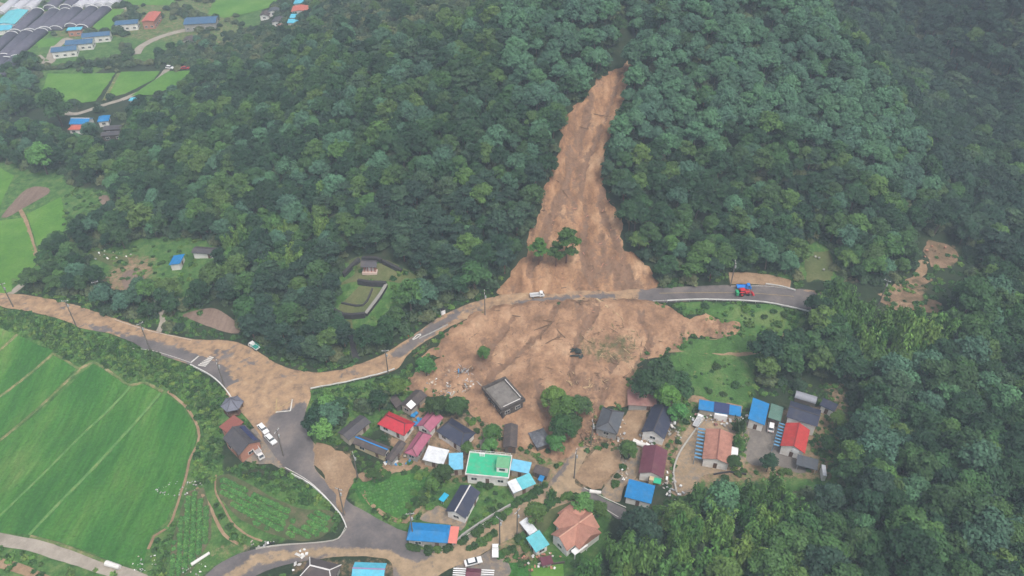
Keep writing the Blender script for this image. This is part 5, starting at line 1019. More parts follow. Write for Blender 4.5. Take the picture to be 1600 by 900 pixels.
wall_line('kerb', "541,828 530,842 505,848 440,853 400,859", .5, .25, M_KERB, 'pale kerb along the lower road below the vegetable plots', 'kerb')
wall_line('kerb', "655,842 662,855 690,865", .6, .3, M_KERB, 'short pale kerb round the corner in front of blue warehouse', 'kerb')
wall_line('retaining_wall', "1057,772 1052,740 1060,712 1074,690 1100,655", .8, .45, M_KERB, 'pale concrete retaining wall along left side of the concrete yard', 'wall')
path("566,766 580,788 606,808 634,815 650,800 668,772", 1.2, M_DIRT)
wall_line('retaining_wall', "655,530 690,513 700,508", .5, .3, WM['grey'], 'low grey wall remnant under the muddy road edge', 'wall')
wall_line('hedge_wall', "640,848 700,855 722,838 760,812 798,790", .8, .4, WM['grey'], 'grey garden wall along the street right of the blue warehouse', 'wall')
wall_line('garden_wall', "1115,742 1140,738 1166,742", .5, .3, M_STONE, 'dark low wall below the terracotta house', 'wall')
wall_line('garden_wall', "840,886 862,883 882,880", .9, .2, WM['dark'], 'dark fence behind the two small rice plots at bottom', 'fence')
def pole(px, py, label, h=11.5, lean=(0, 0), arms=1):
    g = G(px, py); r = empty('utility_pole', g); tag(r, label, 'utility pole'); b = MB(); b.tube((0, 0, -1), (lean[0], lean[1], h), .21, .13, 8); b.build('pole_shaft', M_POLEC, r)
    an = random.uniform(0, 3)
    for k in range(arms):
        z = h - .5 - k * 1.1; f = z / h; c = MB(); c.box((lean[0] * f, lean[1] * f, z), (2.2, .14, .14), an); a = c.build('crossarm', M_STEEL, r)
        for t in (-.9, 0, .9):
            q = MB(); q.tube((lean[0] * f + math.cos(an) * t, lean[1] * f + math.sin(an) * t, z + .06), (lean[0] * f + math.cos(an) * t, lean[1] * f + math.sin(an) * t, z + .38), .07, n=6); q.build('insulator', M_PARA, a)
    b = MB(); b.tube((lean[0] * .8 + .32, lean[1] * .8, h * .74), (lean[0] * .8 + .32, lean[1] * .8, h * .74 + .9), .26, n=8); b.build('transformer', M_STEEL, r)
for a in ((21, 480, 'utility pole at the left end of the muddy main road'), (119, 509, 'utility pole on lower road edge where mud gives way to asphalt'), (163, 477, 'utility pole beside orange earth patch above the main road'), (235, 548, 'utility pole on paddy side of road before the crosswalk'), (351, 605, 'utility pole on the kerb bend just past the crosswalk'),
          (607, 586, 'utility pole at end of white guardrail on the muddy bend'), (758, 496, 'utility pole standing at road edge where the mudslide crosses'), (559, 747, 'utility pole at the tip of the triangular grass plot'), (781, 850, 'utility pole beside the street next to the parked white van'), (443, 713, 'utility pole between white cars and the asphalt street'),
          (897, 748, 'utility pole between the muddy street and the mud filled plot'), (646, 843, 'utility pole in front of the blue warehouse roof'), (923, 698, 'utility pole in mud left of the grey hipped house'), (1141, 448, 'utility pole on hill side of road left of the blue truck'), (538, 806, 'utility pole on the white kerb at the junction'), (1373, 476, 'utility pole beside bare earth track right of the bamboo'), (808, 838, 'utility pole at the gate left of white and cyan sheds')):
    pole(*a[:2], a[2], random.uniform(10.5, 12.5))
for x, y, lb in ((519, 92, 'thin white mast left of the white dome on the hill'), (636, 74, 'thin white mast right of the white dome on the hill')):
    g = G(x, y); b = MB(); b.tube((0, 0, -.5), (0, 0, 9), .16, .1, 6); o = b.build('mast', M_WHITE); o.location = g; tag(o, lb, 'mast')

# ------------------------------------------------------------------ vehicles
def wheels(r, xs, y, rad, w=.24):
    for x in xs:
        for s in (-1, 1):
            b = MB(); b.tube((x, s * y - w / 2, rad), (x, s * y + w / 2, rad), rad, n=12); o = b.build('wheel', M_BLACK, r); q = MB(); q.tube((x, s * (y + w * .52) - .01, rad), (x, s * (y + w * .52) + .01, rad), rad * .6, n=10); q.build('rim', M_STEEL, o)
def slab(b, pts, z0, z1, in_=0.0):
    """box between two rectangles given as (x0,x1,halfwidth) bottom and top"""
    (a0, a1, aw), (c0, c1, cw) = pts; b.poly([(a0, -aw, z0), (a1, -aw, z0), (a1, aw, z0), (a0, aw, z0), (c0, -cw, z1), (c1, -cw, z1), (c1, cw, z1), (c0, cw, z1)], [(3, 2, 1, 0), (4, 5, 6, 7), (0, 1, 5, 4), (1, 2, 6, 5), (2, 3, 7, 6), (3, 0, 4, 7)])
M_LAMP = mat('headlamp_glass', (.7, .7, .68), .2, .05); M_TAIL = mat('tail_lamp', (.4, .02, .02), .3, .05)
def place(name, label, cat, p_rear, p_front, dz=.28, group=None, pitch=True):
    a, b_ = G(*p_rear), G(*p_front); c = (a + b_) / 2; r = empty(name, (c.x, c.y, float(H(c.x, c.y)) + dz), math.atan2(b_.y - a.y, b_.x - a.x)); return tag(r, label, cat, group)
def car(label, p_rear, p_front, paint=M_WHITE, suv=False):
    r = place('parked_car', label, 'car', p_rear, p_front); b = MB(); hz = .1 if suv else 0
    slab(b, ((-2.2, 2.2, .8), (-2.3, 2.28, .9)), .25, .62); slab(b, ((-2.3, 2.28, .9), (-2.22, 2.15, .84)), .62, .92 + hz); slab(b, ((1.0, 2.15, .83), (1.0, 1.9, .74)), .92 + hz, 1.0 + hz); slab(b, ((-2.22, -1.5, .83), (-2.05, -1.5, .74)), .92 + hz, .99 + hz)
    b.build('body', paint, r); b = MB(); x0 = -2.15 if suv else -1.75; slab(b, ((x0, 1.15, .81), (x0 + .45, .45, .64)), .922 + hz, 1.40 + hz * 3); g = b.build('windows', M_GLASS, r)
    b = MB(); slab(b, ((x0 + .42, .48, .655), (x0 + .5, .38, .60)), 1.40 + hz * 3, 1.46 + hz * 3); b.build('car_roof', paint, r); wheels(r, (-1.38, 1.4), .78, .32)
    for s in (-1, 1):
        b = MB(); b.box((2.22, s * .62, .68), (.14, .36, .16)); b.build('headlight', M_LAMP, r); b = MB(); b.box((-2.26, s * .62, .74), (.1, .34, .16)); b.build('tail_light', M_TAIL, r)
def truck(name, label, p_rear, p_front, cabm, bedm, cat='pickup truck', L=4.8, rack=None, dz=.28):
    r = place(name, label, cat, p_rear, p_front, dz); h = L / 2; b = MB(); slab(b, ((h - 1.55, h, .82), (h - 1.5, h - .05, .84)), .45, 1.15); slab(b, ((h - 1.5, h - .05, .84), (h - 1.45, h - .55, .74)), 1.15, 1.85); b.build('cab', cabm, r)
    b = MB(); b.poly([(h - .045, -.7, 1.2), (h - .045, .7, 1.2), (h - .48, .62, 1.76), (h - .48, -.62, 1.76)], [(0, 1, 2, 3)]); b.extrude([(-.86, 1.2), (.86, 1.2), (.8, 1.65), (-.8, 1.65)], 'x', h - 1.3, h - .6); b.build('windows', M_GLASS, r)
    b = MB(); b.box(((-h + h - 1.6) / 2, 0, .72), (L - 1.6, 1.66, .12)); bd = b.build('cargo_bed', bedm, r); b = MB()
    for s in (-1, 1): b.box(((-1.6) / 2, s * .81, .96), (L - 1.6, .05, .36))
    b.box((-h + .03, 0, .96), (.05, 1.56, .36)); b.box((h - 1.64, 0, 1.1), (.05, 1.56, .64)); b.build('side_gate', cabm, bd)
    b = MB(); b.box((-.2, 0, .5), (L - .6, .8, .2)); b.build('chassis', M_BLACK, r); wheels(r, (-h + .95, h - .75), .72, .34)
    for s in (-1, 1): b = MB(); b.box((h + .01, s * .6, .72), (.06, .3, .18)); b.build('headlight', M_LAMP, r)
    if rack:
        b = MB()
        for s in (-1, 1):
            for x in (-h + .1, -h + (L - 1.6) / 2, h - 1.75): b.tube((x, s * .8, .8), (x, s * .8, 2.0), .05, n=5)
            b.tube((-h + .1, s * .8, 2.0), (h - 1.75, s * .8, 2.0), .05, n=5); b.tube((-h + .1, s * .8, 1.5), (h - 1.75, s * .8, 1.5), .05, n=5)
        b.tube((-h + .1, -.8, 2.0), (-h + .1, .8, 2.0), .05, n=5); b.build('cargo_rack', rack, bd)
    return r
car('white sedan parked behind another white sedan beside the grey hall', (406, 666), (418, 680)); car('white sedan parked in front of another white sedan beside utility pole', (417, 682), (431, 697))
car('white sedan parked beside striped lean to at the bottom edge', (727, 884), (752, 877)); car('small white car parked in grey yard between blue and navy roofs', (1203, 677), (1205, 661), suv=True)
car('small white van far off at the bend of the track above pale fields', (262, 108), (270, 108), suv=True); car('small red car far off on the track right of the white van', (286, 109), (294, 108), mat('red_car_paint', (.35, .03, .03), .4, .05))
truck('pickup_truck', 'small white flatbed truck driving on the muddy road below the slide', (827, 466), (851, 463), M_WHITE, M_STEEL); truck('pickup_truck', 'grey and white pickup truck parked by the long blue roofed shed', (1086, 669), (1094, 654), M_WHITE, M_STEEL)
truck('pickup_truck', 'bright blue truck stopped on the clean road beside red tractor', (1150, 452), (1173, 452), mat('blue_truck_paint', (.02, .20, .62), .4, .05), mat('blue_bed_paint', (.03, .22, .6), .5, .1)); truck('pickup_truck', 'small white truck with green cargo rack at the muddy junction', (404, 549), (392, 540), M_WHITE, mat('green_bed_paint', (.02, .25, .2), .6, .1), rack=mat('green_rack_paint', (.02, .32, .26), .5, .1), L=4.2)
truck('pickup_truck', 'pale grey covered truck parked at lower end of the grey hall', (401, 706), (410, 719), M_PARA, M_STEEL, rack=M_WHITE, L=4.6); truck('mini_truck', 'small white van parked in the garden by the street pole', (774, 874), (774, 855), M_WHITE, M_WHITE, 'van', 3.8)
M_REDP = mat('red_tractor_paint', (.50, .025, .035), .45, .06)
r = place('tractor', 'red farm tractor with front loader beside the blue truck on the road', 'tractor', (1153, 462), (1170, 461)); b = MB(); slab(b, ((.2, 1.9, .42), (.2, 1.8, .36)), .7, 1.35); b.build('bonnet', M_REDP, r)
b = MB(); slab(b, ((-1.5, .3, .75), (-1.3, .1, .62)), 1.1, 2.2); b.build('windows', M_GLASS, r); b = MB(); slab(b, ((-1.55, .25, .8), (-1.45, .15, .72)), 2.2, 2.4); b.build('cab_roof', M_REDP, r)
for s in (-1, 1):
    b = MB(); b.tube((-.9, s * .85 - .25, .8), (-.9, s * .85 + .25, .8), .8, n=14); o = b.build('wheel', M_BLACK, r); q = MB(); q.tube((-.9, s * 1.11 - .01, .8), (-.9, s * 1.11 + .01, .8), .42, n=10); q.build('rim', M_REDP, o)
    b = MB(); b.tube((1.4, s * .7 - .16, .48), (1.4, s * .7 + .16, .48), .48, n=12); b.build('wheel', M_BLACK, r); b = MB(); b.box((-.9, s * .85, 1.66), (1.5, .5, .1)); b.build('mudguard', M_REDP, r)
    b = MB(); b.chain([(.2, s * .6, 1.5), (1.6, s * .6, 1.6), (2.8, s * .6, .6)], [.09, .09, .08], 5); b.build('loader_arm', M_REDP, r)
b = MB(); b.extrude([(2.75, .2), (3.5, .2), (3.5, .3), (2.9, .35), (2.9, .9), (2.75, .9)], 'y', -.95, .95); b.build('bucket', M_REDP, r)
b = MB(); b.box((-2.3, 0, 1.0), (.9, 1.7, 1.2)); b.build('rear_box', mat('green_implement_paint', (.03, .30, .13), .6, .1), r)
g = G(692, 490); r = empty('utility_cabinet', g, .5); tag(r, 'small white roadside cabinet with dark top at the wood edge', 'utility cabinet'); b = MB(); b.box((0, 0, .8), (1.4, 1.1, 2.2)); b.build('cabinet_body', M_WHITE, r); b = MB(); b.box((0, 0, 1.97), (1.6, 1.3, .14)); b.build('cabinet_top', M_BLACK, r)
r = place('scooter', 'dark scooter with white box standing by the lower road kerb', 'scooter', (420, 853), (428, 850)); wheels_ = [(-.6, .28), (.65, .28)]
for x, q in wheels_: b = MB(); b.tube((x, -.07, q), (x, .07, q), q, n=10); b.build('wheel', M_BLACK, r)
b = MB(); slab(b, ((-.7, .3, .2), (-.7, .1, .16)), .35, .8); b.chain([(.65, 0, .3), (.5, 0, .95)], [.08, .05], 5); b.build('body', M_BLACK, r); b = MB(); b.box((-.65, 0, 1.05), (.5, .5, .45)); b.build('cargo_box', M_WHITE, r)
for x, y, lb in ((638, 526, 'orange traffic cone at the edge of the road lane by the bank'),): b = MB(); b.tube((0, 0, .1), (0, 0, .9), .3, .06, 10); b.box((0, 0, .15), (.7, .7, .08)); o = b.build('traffic_cone', RM['orange']); o.location = G(x, y); tag(o, lb, 'traffic cone')
for x, y, L, w, a, lb in ((178, 886, 4.2, 1.5, -.3, 'white roll of sheeting lying on the concrete track below paddies'), (314, 875, 5.0, .9, .75, 'long white sheet bundle lying at the end of the vegetable rows'), (930, 771, 3.2, 1.1, -.15, 'cream coloured slab lying beside the dark side road'), (998, 696, 3.6, 1.6, -.5, 'pale overturned tub lying in mud behind the maroon roof'), (1157, 404, 0, 0, 0, '')):
    if L: b = MB(); b.tube((-L / 2, 0, w / 2), (L / 2, 0, w / 2), w / 2, w * .42, 10); o = b.build('sheet_bundle', M_PARA); g = G(x, y); o.location = (g.x, g.y, g.z + .15); o.rotation_euler = (0, 0, a); tag(o, lb, 'bundle')

# ------------------------------------------------------------------ fallen trees and debris on the mud
M_LOG = mat('stripped_pale_wood', (.42, .30, .17), .85, .2, 3, c2=(.30, .2, .12)); M_LOGD = mat('muddy_dead_wood', (.13, .085, .055), .95, .25, 3, c2=(.22, .14, .09))
def fallen(p0, p1, rad, label, m=M_LOGD, br=5, name='fallen_tree'):
    a, b_ = G(*p0), G(*p1); a.z += .5 + rad; b_.z += .5 + rad; r = empty(name, a); tag(r, label, 'fallen tree'); d = b_ - a; L = d.length
    pts = [Vector((0, 0, 0)) + d * t + Vector((random.uniform(-.15, .15), random.uniform(-.15, .15), random.uniform(-.1, .15))) for t in (0, .25, .5, .75, 1)]; b = MB(); b.chain(pts, [rad, rad * .9, rad * .75, rad * .55, rad * .25], 7); b.build('trunk', m, r); sd = Vector((-d.y, d.x, 0)).normalized()
    for k in range(br):
        t = random.uniform(.35, .98); s = random.choice((-1, 1)); q = d * t; e = q + d.normalized() * random.uniform(.6, 2.2) + sd * s * random.uniform(.5, 2.0) + Vector((0, 0, random.uniform(-.2, 1.0))); b = MB(); b.chain([q, (q + e) / 2 + Vector((0, 0, .1)), e], [rad * .4, rad * .28, rad * .12], 5); b.build('branch', m, r)
for a in (((932, 471), (972, 500), .42, 'long pale stripped log lying just below the road at centre of the mud', M_LOG, 3), ((800, 496), (892, 510), .2, 'long dark fallen tree lying level across the upper mud', M_LOGD, 7), ((858, 510), (820, 524), .2, 'dark fallen tree left of the crossing point of the long level one', M_LOGD, 4), ((842, 546), (876, 527), .22, 'fallen tree in mid mudslide pointing up to the right', M_LOGD, 4),
          ((862, 507), (842, 531), .16, 'thin dark branch hanging down from the long level fallen tree', M_LOGD, 3), ((870, 518), (893, 541), .2, 'dark fallen tree beside the green black tarp in the mud', M_LOGD, 5), ((825, 586), (866, 602), .14, 'thin straight dark trunk right of the buried concrete building', M_LOGD, 2), ((850, 575), (888, 587), .18, 'dark trunk lying above the clump of trees in the mud', M_LOGD, 6), ((905, 609), (924, 607), .25, 'short pale stump of wood among twigs by the tree clump', M_LOG, 5),
          ((753, 521), (760, 509), .24, 'pale broken pole piece just below the utility pole at the slide', M_LOG, 0), ((750, 525), (754, 536), .2, 'middle pale piece of broken pole below the road at the slide', M_LOG, 1), ((757, 540), (754, 561), .26, 'lowest pale piece of broken pole beside a green shrub in mud', M_LOG, 1), ((733, 532), (750, 519), .16, 'dark broken branch left of the broken pole pieces', M_LOGD, 4), ((762, 530), (774, 521), .16, 'dark broken branch right of the broken pole pieces', M_LOGD, 3),
          ((962, 302), (984, 311), .28, 'pale stripped log at the wood edge halfway up the landslide', M_LOG, 1), ((880, 300), (905, 335), .14, 'thin dark trunk lying down the upper landslide', M_LOGD, 3), ((900, 475), (935, 470), .18, 'dark trunk along the road edge above the mud', M_LOGD, 4), ((975, 478), (990, 470), .2, 'dark root tangle at the broken road edge', M_LOGD, 8), ((920, 630), (905, 690), .15, 'dead trunk lying along the right side of the tree clump', M_LOGD, 9), ((930, 640), (925, 675), .14, 'dead twiggy branch left of the grey hipped house', M_LOGD, 8), ((645, 560), (672, 540), .15, 'dead branch on the mud left of the broken pole', M_LOGD, 4), ((925, 180), (955, 186), .16, 'dark branch across the upper neck of the landslide', M_LOGD, 3), ((905, 200), (925, 206), .14, 'dark branch lower down the upper neck of the landslide', M_LOGD, 3),
          ((960, 600), (985, 585), .15, 'dead branch by the rusty tin roof in the mud', M_LOGD, 6), ((868, 440), (862, 425), .15, 'snapped trunk under the two pines on the slide', M_LOGD, 5)): fallen(*a)
def bits(name, label, px, py, rx, ry, k, m, smin, smax, long=1.0):
    c = G(px, py); b = MB()
    for i in range(k):
        a = random.uniform(0, 6.28); q = math.sqrt(random.random()); x = c.x + rx * q * math.cos(a); y = c.y + ry * q * math.sin(a); s = random.uniform(smin, smax); b.cur = random.randrange(len(m)); b.box((x, y, float(H(x, y)) + .45 + random.uniform(-.1, .5)), (s * random.uniform(1, 1 + long), s, s * random.uniform(.15, .8)), random.uniform(0, 3.1), random.uniform(-.5, .5), random.uniform(-.5, .5))
    o = b.build(name, m); o['kind'] = 'stuff'; o['label'] = label
WHT = [M_PARA, WM['grey'], M_WHITE, WM['beige'], M_STEEL, WM['grey']]
M_BTARP = mat('blue_tarpaulin', (.03, .22, .48), .5, .15)
bits('debris', 'heap of white broken rubbish at the foot of the slide', 700, 599, 8, 5, 150, WHT + [M_BTARP, M_LOGD, RM['grey'], M_STEEL, M_LOGD, M_PARA], .12, .55, 3.0); bits('debris', 'dark broken timber heap', 724, 594, 6, 5, 130, [M_LOGD, M_STEEL, M_LOGD, M_LOG], .12, .26, 14); bits('debris', 'white rubbish at the edge of the rice field', 282, 765, 7, 2.5, 45, WHT + [M_STEEL], .08, .32); bits('debris', 'rubbish beside vegetable rows', 305, 888, 3, 3, 20, WHT + [M_STEEL], .08, .35)
bits('debris', 'white sacks beside the navy gabled house', 1053, 672, 2.2, 5, 26, WHT, .2, .7); bits('debris', 'white sacks by the grey hipped house', 968, 668, 1.6, 5, 14, WHT, .2, .6); bits('debris', 'objects in front of the navy gabled house', 1016, 689, 4, 2, 20, WHT + [M_LOGD, M_STEEL], .3, .8); bits('debris', 'broken bricks by the grey hipped house', 940, 686, 4, 3, 50, [WM['brick'], M_LOGD], .15, .5); bits('debris', 'rubbish along the mud plot', 974, 720, 1.5, 9, 40, WHT + [M_LOGD], .12, .5)
bits('debris', 'twigs washed into the mud', 915, 600, 7, 5, 120, [M_LOGD, M_LOG, M_LOGD], .10, .2, 18); bits('debris', 'twigs washed down left of the grey house', 915, 660, 4, 9, 150, [M_LOGD, M_LOG, M_LOGD], .09, .18, 16); bits('debris', 'scattered twigs on the mud', 880, 535, 32, 17, 230, [M_LOGD], .08, .2, 18); bits('debris', 'scattered stones and twigs on the slide', 905, 380, 15, 30, 170, [M_LOGD, WM['brick']], .08, .3, 8)
bits('debris', 'flattened brown stalks on the mud', 955, 540, 11, 8, 300, [M_LOGD, M_LOG, mat('olive_stalks', (.12, .13, .05), .9, .2)], .10, .18, 18); bits('debris', 'household clutter in the blue shed yard', 1125, 655, 9, 2.5, 60, WHT + [M_LOGD, RM['rust'], M_STEEL], .2, .7); bits('debris', 'clutter beside the concrete lane', 1052, 760, 3, 5, 30, WHT + [M_STEEL], .2, .6); bits('debris', 'clutter round the brown roofs', 622, 722, 4, 2, 25, WHT + [M_BTARP], .2, .7); bits('debris', 'clutter in the salmon house yard', 842, 878, 6, 3, 40, [M_LOGD, WM['brick'], M_PARA], .2, .6); bits('debris', 'stones on the field clearing', 168, 400, 14, 3, 16, WHT, .2, .6); bits('debris', 'white rubbish by the lower road', 412, 852, 5, 1.2, 12, WHT + [M_STEEL], .2, .5); bits('debris', 'rubbish in the triangular rice corner', 225, 885, 4, 3, 20, WHT + [M_STEEL], .1, .3)
bits('debris', 'white bags left of brown roofed house', 470, 880, 1.5, 5, 10, [M_WHITE, M_PARA], .35, .9); bits('debris', 'stones at the mud edge by earth track', 1465, 398, 6, 5, 16, [WM['brick'], M_LOGD], .2, .6); bits('debris', 'blue sheet scraps between red and pink roofs', 651, 655, 2, 2, 6, [M_BTARP], .7, 1.6)
bits('debris', 'small grave stones on the grass clearing', 1280, 418, 2, 5, 3, [WM['grey']], .5, .9, .3)
rec0 = None
o = MB(); c = G(898, 552)
for k in range(14): o.box((random.uniform(-3.2, 3.2), random.uniform(-2, 2), random.uniform(.3, .7)), (random.uniform(1, 2.4), random.uniform(.6, 1.6), .12), random.uniform(.5, 1.2), random.uniform(-.4, .4), random.uniform(-.4, .4))
o = o.build('tarpaulin', mat('dark_green_tarpaulin', (.03, .04, .035), .6, .2)); o.location = (c.x, c.y, c.z + .2); o.rotation_euler = (0, 0, -.9); tag(o, 'crumpled dark green tarpaulin lying in the middle of the mud', 'tarpaulin')

# ------------------------------------------------------------------ garden and village trees, each with trunk and crown
def proto(kind, leafm, k, seed):
    out = []
    for i in range(k):
        me, wood = crown_mesh('crown', kind, seed + i, [leafm], False); out.append((me, wood.mesh('trunk', M_BARK if kind != 'pine' else M_BARKP)))
    return out
PG = dict(round=proto('broad', M_SHRUB, 4, 900), dark=proto('broad', M_LEAF, 3, 940), bright=proto('broad', M_CROP, 2, 960), pine=proto('pine', M_SHRUB, 3, 980), bush=proto('bush', M_SHRUB, 4, 1000), ybush=proto('bush', M_SCRUB, 2, 1020), tall=proto('bamboo', M_SHRUB, 2, 1030))
np.random.seed(5); random.seed(5)
def plant(kind, px, py, rad, label, name='tree', cat='tree', group=None, hz=None):
    """px,py = where the crown centre is seen; rad = crown radius in metres"""
    me, tr = random.choice(PG[kind]); unit = 1.55 if kind in ('bush', 'ybush') else (4.0 if kind != 'tall' else 3.2); s = rad / unit; hc = (0.7 if kind in ('bush', 'ybush') else 6.2) * s * (hz or 1)
    g = G(px, py)
    for _ in range(4): w = W(px, py, float(H(g.x, g.y)) + hc); g = Vector((w.x, w.y, float(H(w.x, w.y))))
    r = empty(name, g, random.uniform(0, 6.28)); r.scale = (s, s, s * (hz or 1)); tag(r, label, cat, group)
    for nm, m in (('trunk', tr), ('crown', me)): o = bpy.data.objects.new(nm, m); col.objects.link(o); o.parent = r
for a in (('bright', 665, 571, 3.4, 'bright green round tree standing at left edge of the mud below road'), ('round', 683, 632, 3.4, 'dark leafy tree directly below the white debris heap, left of two'), ('round', 714, 636, 3.2, 'leafy tree between debris heap and buried concrete building'), ('round', 866, 622, 4.0, 'tree at the top left of the green clump inside the mud'), ('round', 884, 640, 4.2, 'tree at the centre of the green clump inside the mud'), ('dark', 905, 634, 3.6, 'dark tree at right of the green clump inside the mud'), ('round', 880, 668, 4.0, 'tree low in the green clump inside the mud'), ('bright', 870, 690, 3.0, 'bright small tree at bottom end of the green clump in mud'), ('round', 893, 662, 3.4, 'tree at lower right of the green clump inside the mud'),
          ('dark', 1010, 598, 4.2, 'leftmost of the big dark trees behind the rusty tin roof'), ('dark', 1034, 588, 5.0, 'tallest dark tree behind the rusty tin roof'), ('dark', 1060, 600, 4.6, 'dark tree right of the tallest one behind rusty tin roof'), ('round', 1044, 618, 4.0, 'leafy tree directly right of the rusty tin roof'), ('bright', 1060, 643, 3.0, 'small bright yellow green tree right of navy gabled house'), ('round', 982, 702, 2.8, 'low round tree between mud plot and maroon roof'), ('pine', 842, 394, 3.2, 'smaller left pine left standing on the landslide above the road'), ('pine', 886, 384, 4.4, 'larger right pine left standing on the landslide above the road'), ('pine', 869, 402, 2.9, 'low pine between the two standing pines on the landslide'),
          ('round', 693, 739, 2.8, 'garden tree below the white shed roof at the grass plot corner'), ('round', 676, 756, 2.2, 'small garden tree on right edge of triangular grass plot'), ('round', 583, 742, 2.2, 'small round tree near the tip of the triangular grass plot'), ('round', 770, 676, 2.8, 'tree left of the brown tin shed below concrete building'), ('bright', 766, 696, 2.4, 'small tree above the green flat roof'), ('round', 837, 801, 3.0, 'round tree at the lawn end beside the white shed'), ('bright', 912, 786, 3.0, 'round bright tree at the street corner above salmon tiled house'), ('round', 935, 795, 2.4, 'small tree between side road and salmon tiled house'), ('tall', 862, 772, 1.3, 'slender conical tree beside the muddy street'), ('dark', 1202, 722, 2.6, 'round dark tree at the lower edge of the grey yard'), ('round', 1147, 722, 2.2, 'leafy tree right of terracotta house'), ('tall', 1156, 664, 1.8, 'slender tree between long blue shed and tall blue roof'), ('tall', 1156, 690, 1.8, 'slender tree between terracotta house and grey yard'), ('round', 1295, 692, 2.6, 'tree right of the red gabled house'), ('round', 1310, 655, 2.6, 'tree below the white navy roofed hut'), ('dark', 84, 163, 7.5, 'big round dark tree alone beside the far pale rice field'), ('bright', 62, 243, 6.0, 'light green billowing tree at the left edge of the woods'), ('ybush', 206, 196, 6.0, 'yellowish tree right of the far cattle shed'), ('ybush', 148, 214, 5.0, 'yellowish tree below the far orange roof'),
          ('round', 756, 551, 2.2, 'green shrub buried in mud beside the broken pole'), ('bright', 499, 668, 3.6, 'bright leafy tree at the street edge left of the grey long shed'), ('round', 620, 603, 3.0, 'leafy tree right of the muddy road bend'), ('bright', 512, 632, 3.6, 'bright tree below the white guardrail, at its left end'), ('round', 730, 700, 2.0, 'small tree between navy roof and green flat roof'), ('bright', 1345, 376, 0.1, '')):
    if a[3] > .5: plant(*a, hz=1.5 if a[0] == 'pine' else None)
SHG = {'hedge': ('rounded green hedge shrub along the street wall', 'hedge shrubs along the street'), 'garden': ('low leafy shrub in a village garden', 'shrubs of the village gardens'), 'slope': ('green shrub on the grassy slope below the clean road', 'shrubs on the grassy slope')}
def shrubs(key, s, r0, r1, kind='bush'):
    for px, py in pix(s): plant(kind, px + random.uniform(-2, 2), py + random.uniform(-1, 1), random.uniform(r0, r1), SHG[key][0], 'shrub', 'shrub', SHG[key][1])
shrubs('hedge', "803,788 812,783 822,778 832,773 842,766 850,758 845,798 853,792 861,786 870,781 880,777 890,774 900,774 733,856 742,851 752,845 762,840 772,833 744,832 752,826 762,820 774,812 784,806 794,799 720,846 728,842 812,838 816,848 820,858 640,852 652,856 668,858 684,858 700,854", 1.1, 1.9)
shrubs('garden', "770,795 781,790 760,803 748,812 778,806 640,790 650,780 658,770 664,785 672,792 648,770 654,745 664,740 604,742 596,748 738,660 745,672 752,684 765,706 745,745 752,755 765,760 775,770 790,775 680,765 688,758 700,745 712,750 724,748 556,710 566,716 578,724 590,730 600,738 540,700 530,690 640,722 650,730 590,690 600,684 610,700 980,712 990,706 972,728 966,742 960,755 935,700 945,695 1020,692 1066,670 1074,660 1062,690 1085,640 1150,640 1148,705 1152,740 1135,745 1165,735 1180,738 1220,738 1232,736 800,858 806,870 815,880 836,872 780,868 790,860 905,868 898,880 575,700 585,706 650,626 660,640 636,600 690,660 1290,650 1300,680 1285,710 1262,735", .8, 1.6)
shrubs('slope', "1165,482 1195,494 1170,506 1120,572 1075,590 1110,610 1130,615 1150,600 1205,515 1215,505 1190,540 1175,535 1100,478 1210,485 1225,490", 1.0, 1.9)
g = lambda s: cover
def cover2(name, s, sp, key, smin, smax, label, dens=1.0, avoid=True):
    P = gpoly(s); X, Y = scatter(sp, box=(P[:, 0].min() - 2, P[:, 0].max() + 2, P[:, 1].min() - 2, P[:, 1].max() + 2)); k = inside(P, X, Y) & (np.random.rand(len(X)) < dens); X, Y = X[k], Y[k]
    if avoid:
        k = np.ones(len(X), bool)
        for q in (RECTS + [road_w, street_w] if key == 'weed' else [c[0] for c in CLEAR]): k &= sdist(q, X, Y) < -.5
        X, Y = X[k], Y[k]
    z = H(X, Y); return [(key, random.randrange(len(TREES[key])), a, b, c, random.uniform(0, 6.28), random.uniform(smin, smax)) for a, b, c in zip(X, Y, z)]
rec = []
for s in ("1062,473 1180,477 1225,484 1218,530 1195,550 1165,540 1130,535 1160,519 1125,494 1068,488", "1064,555 1120,558 1160,564 1178,600 1140,630 1085,612 1068,580", "1195,485 1255,492 1250,540 1180,600 1180,560 1210,530"): rec += cover2('weeds', s, 1.7, 'weed', .5, 1.1, '', .3)
for s in ("500,690 556,690 600,720 640,726 600,736 560,748 552,700", "690,730 700,750 658,812 640,810 662,772 680,738", "700,760 760,770 800,790 740,826 720,815 756,790", "735,690 860,700 800,712 735,705", "1040,690 1060,690 1050,770 1040,760", "985,600 1080,610 1070,660 1050,650 985,640", "1140,640 1168,640 1165,740 1145,742", "1265,600 1330,600 1330,750 1265,740", "800,850 840,878 835,880 785,880", "925,700 965,690 975,705 930,705", "470,616 640,600 640,640 560,690 500,690", "760,660 790,665 790,700 760,700", "400,900 430,880 470,878 460,905", "880,770 960,790 985,812 940,810 910,790"): rec += cover2('weeds', s, 1.5, 'weed', .6, 1.2, '', .6)
for s in ("545,408 575,398 640,425 660,440 640,466 560,560 548,520 560,500 605,450 560,440", "130,375 345,372 340,430 300,530 240,500 130,480 60,470"): rec += cover2('weeds', s, 2.2, 'weed', .8, 1.7, '', .3)
rec += cover2('weeds', "0,180 100,215 200,215 185,260 110,290 60,220 -20,260", 3, 'scrub', .9, 1.6, '', .5); rec += cover2('weeds', "105,290 160,300 150,360 110,380 100,350", 2.4, 'weed', .8, 1.6, '', .5)
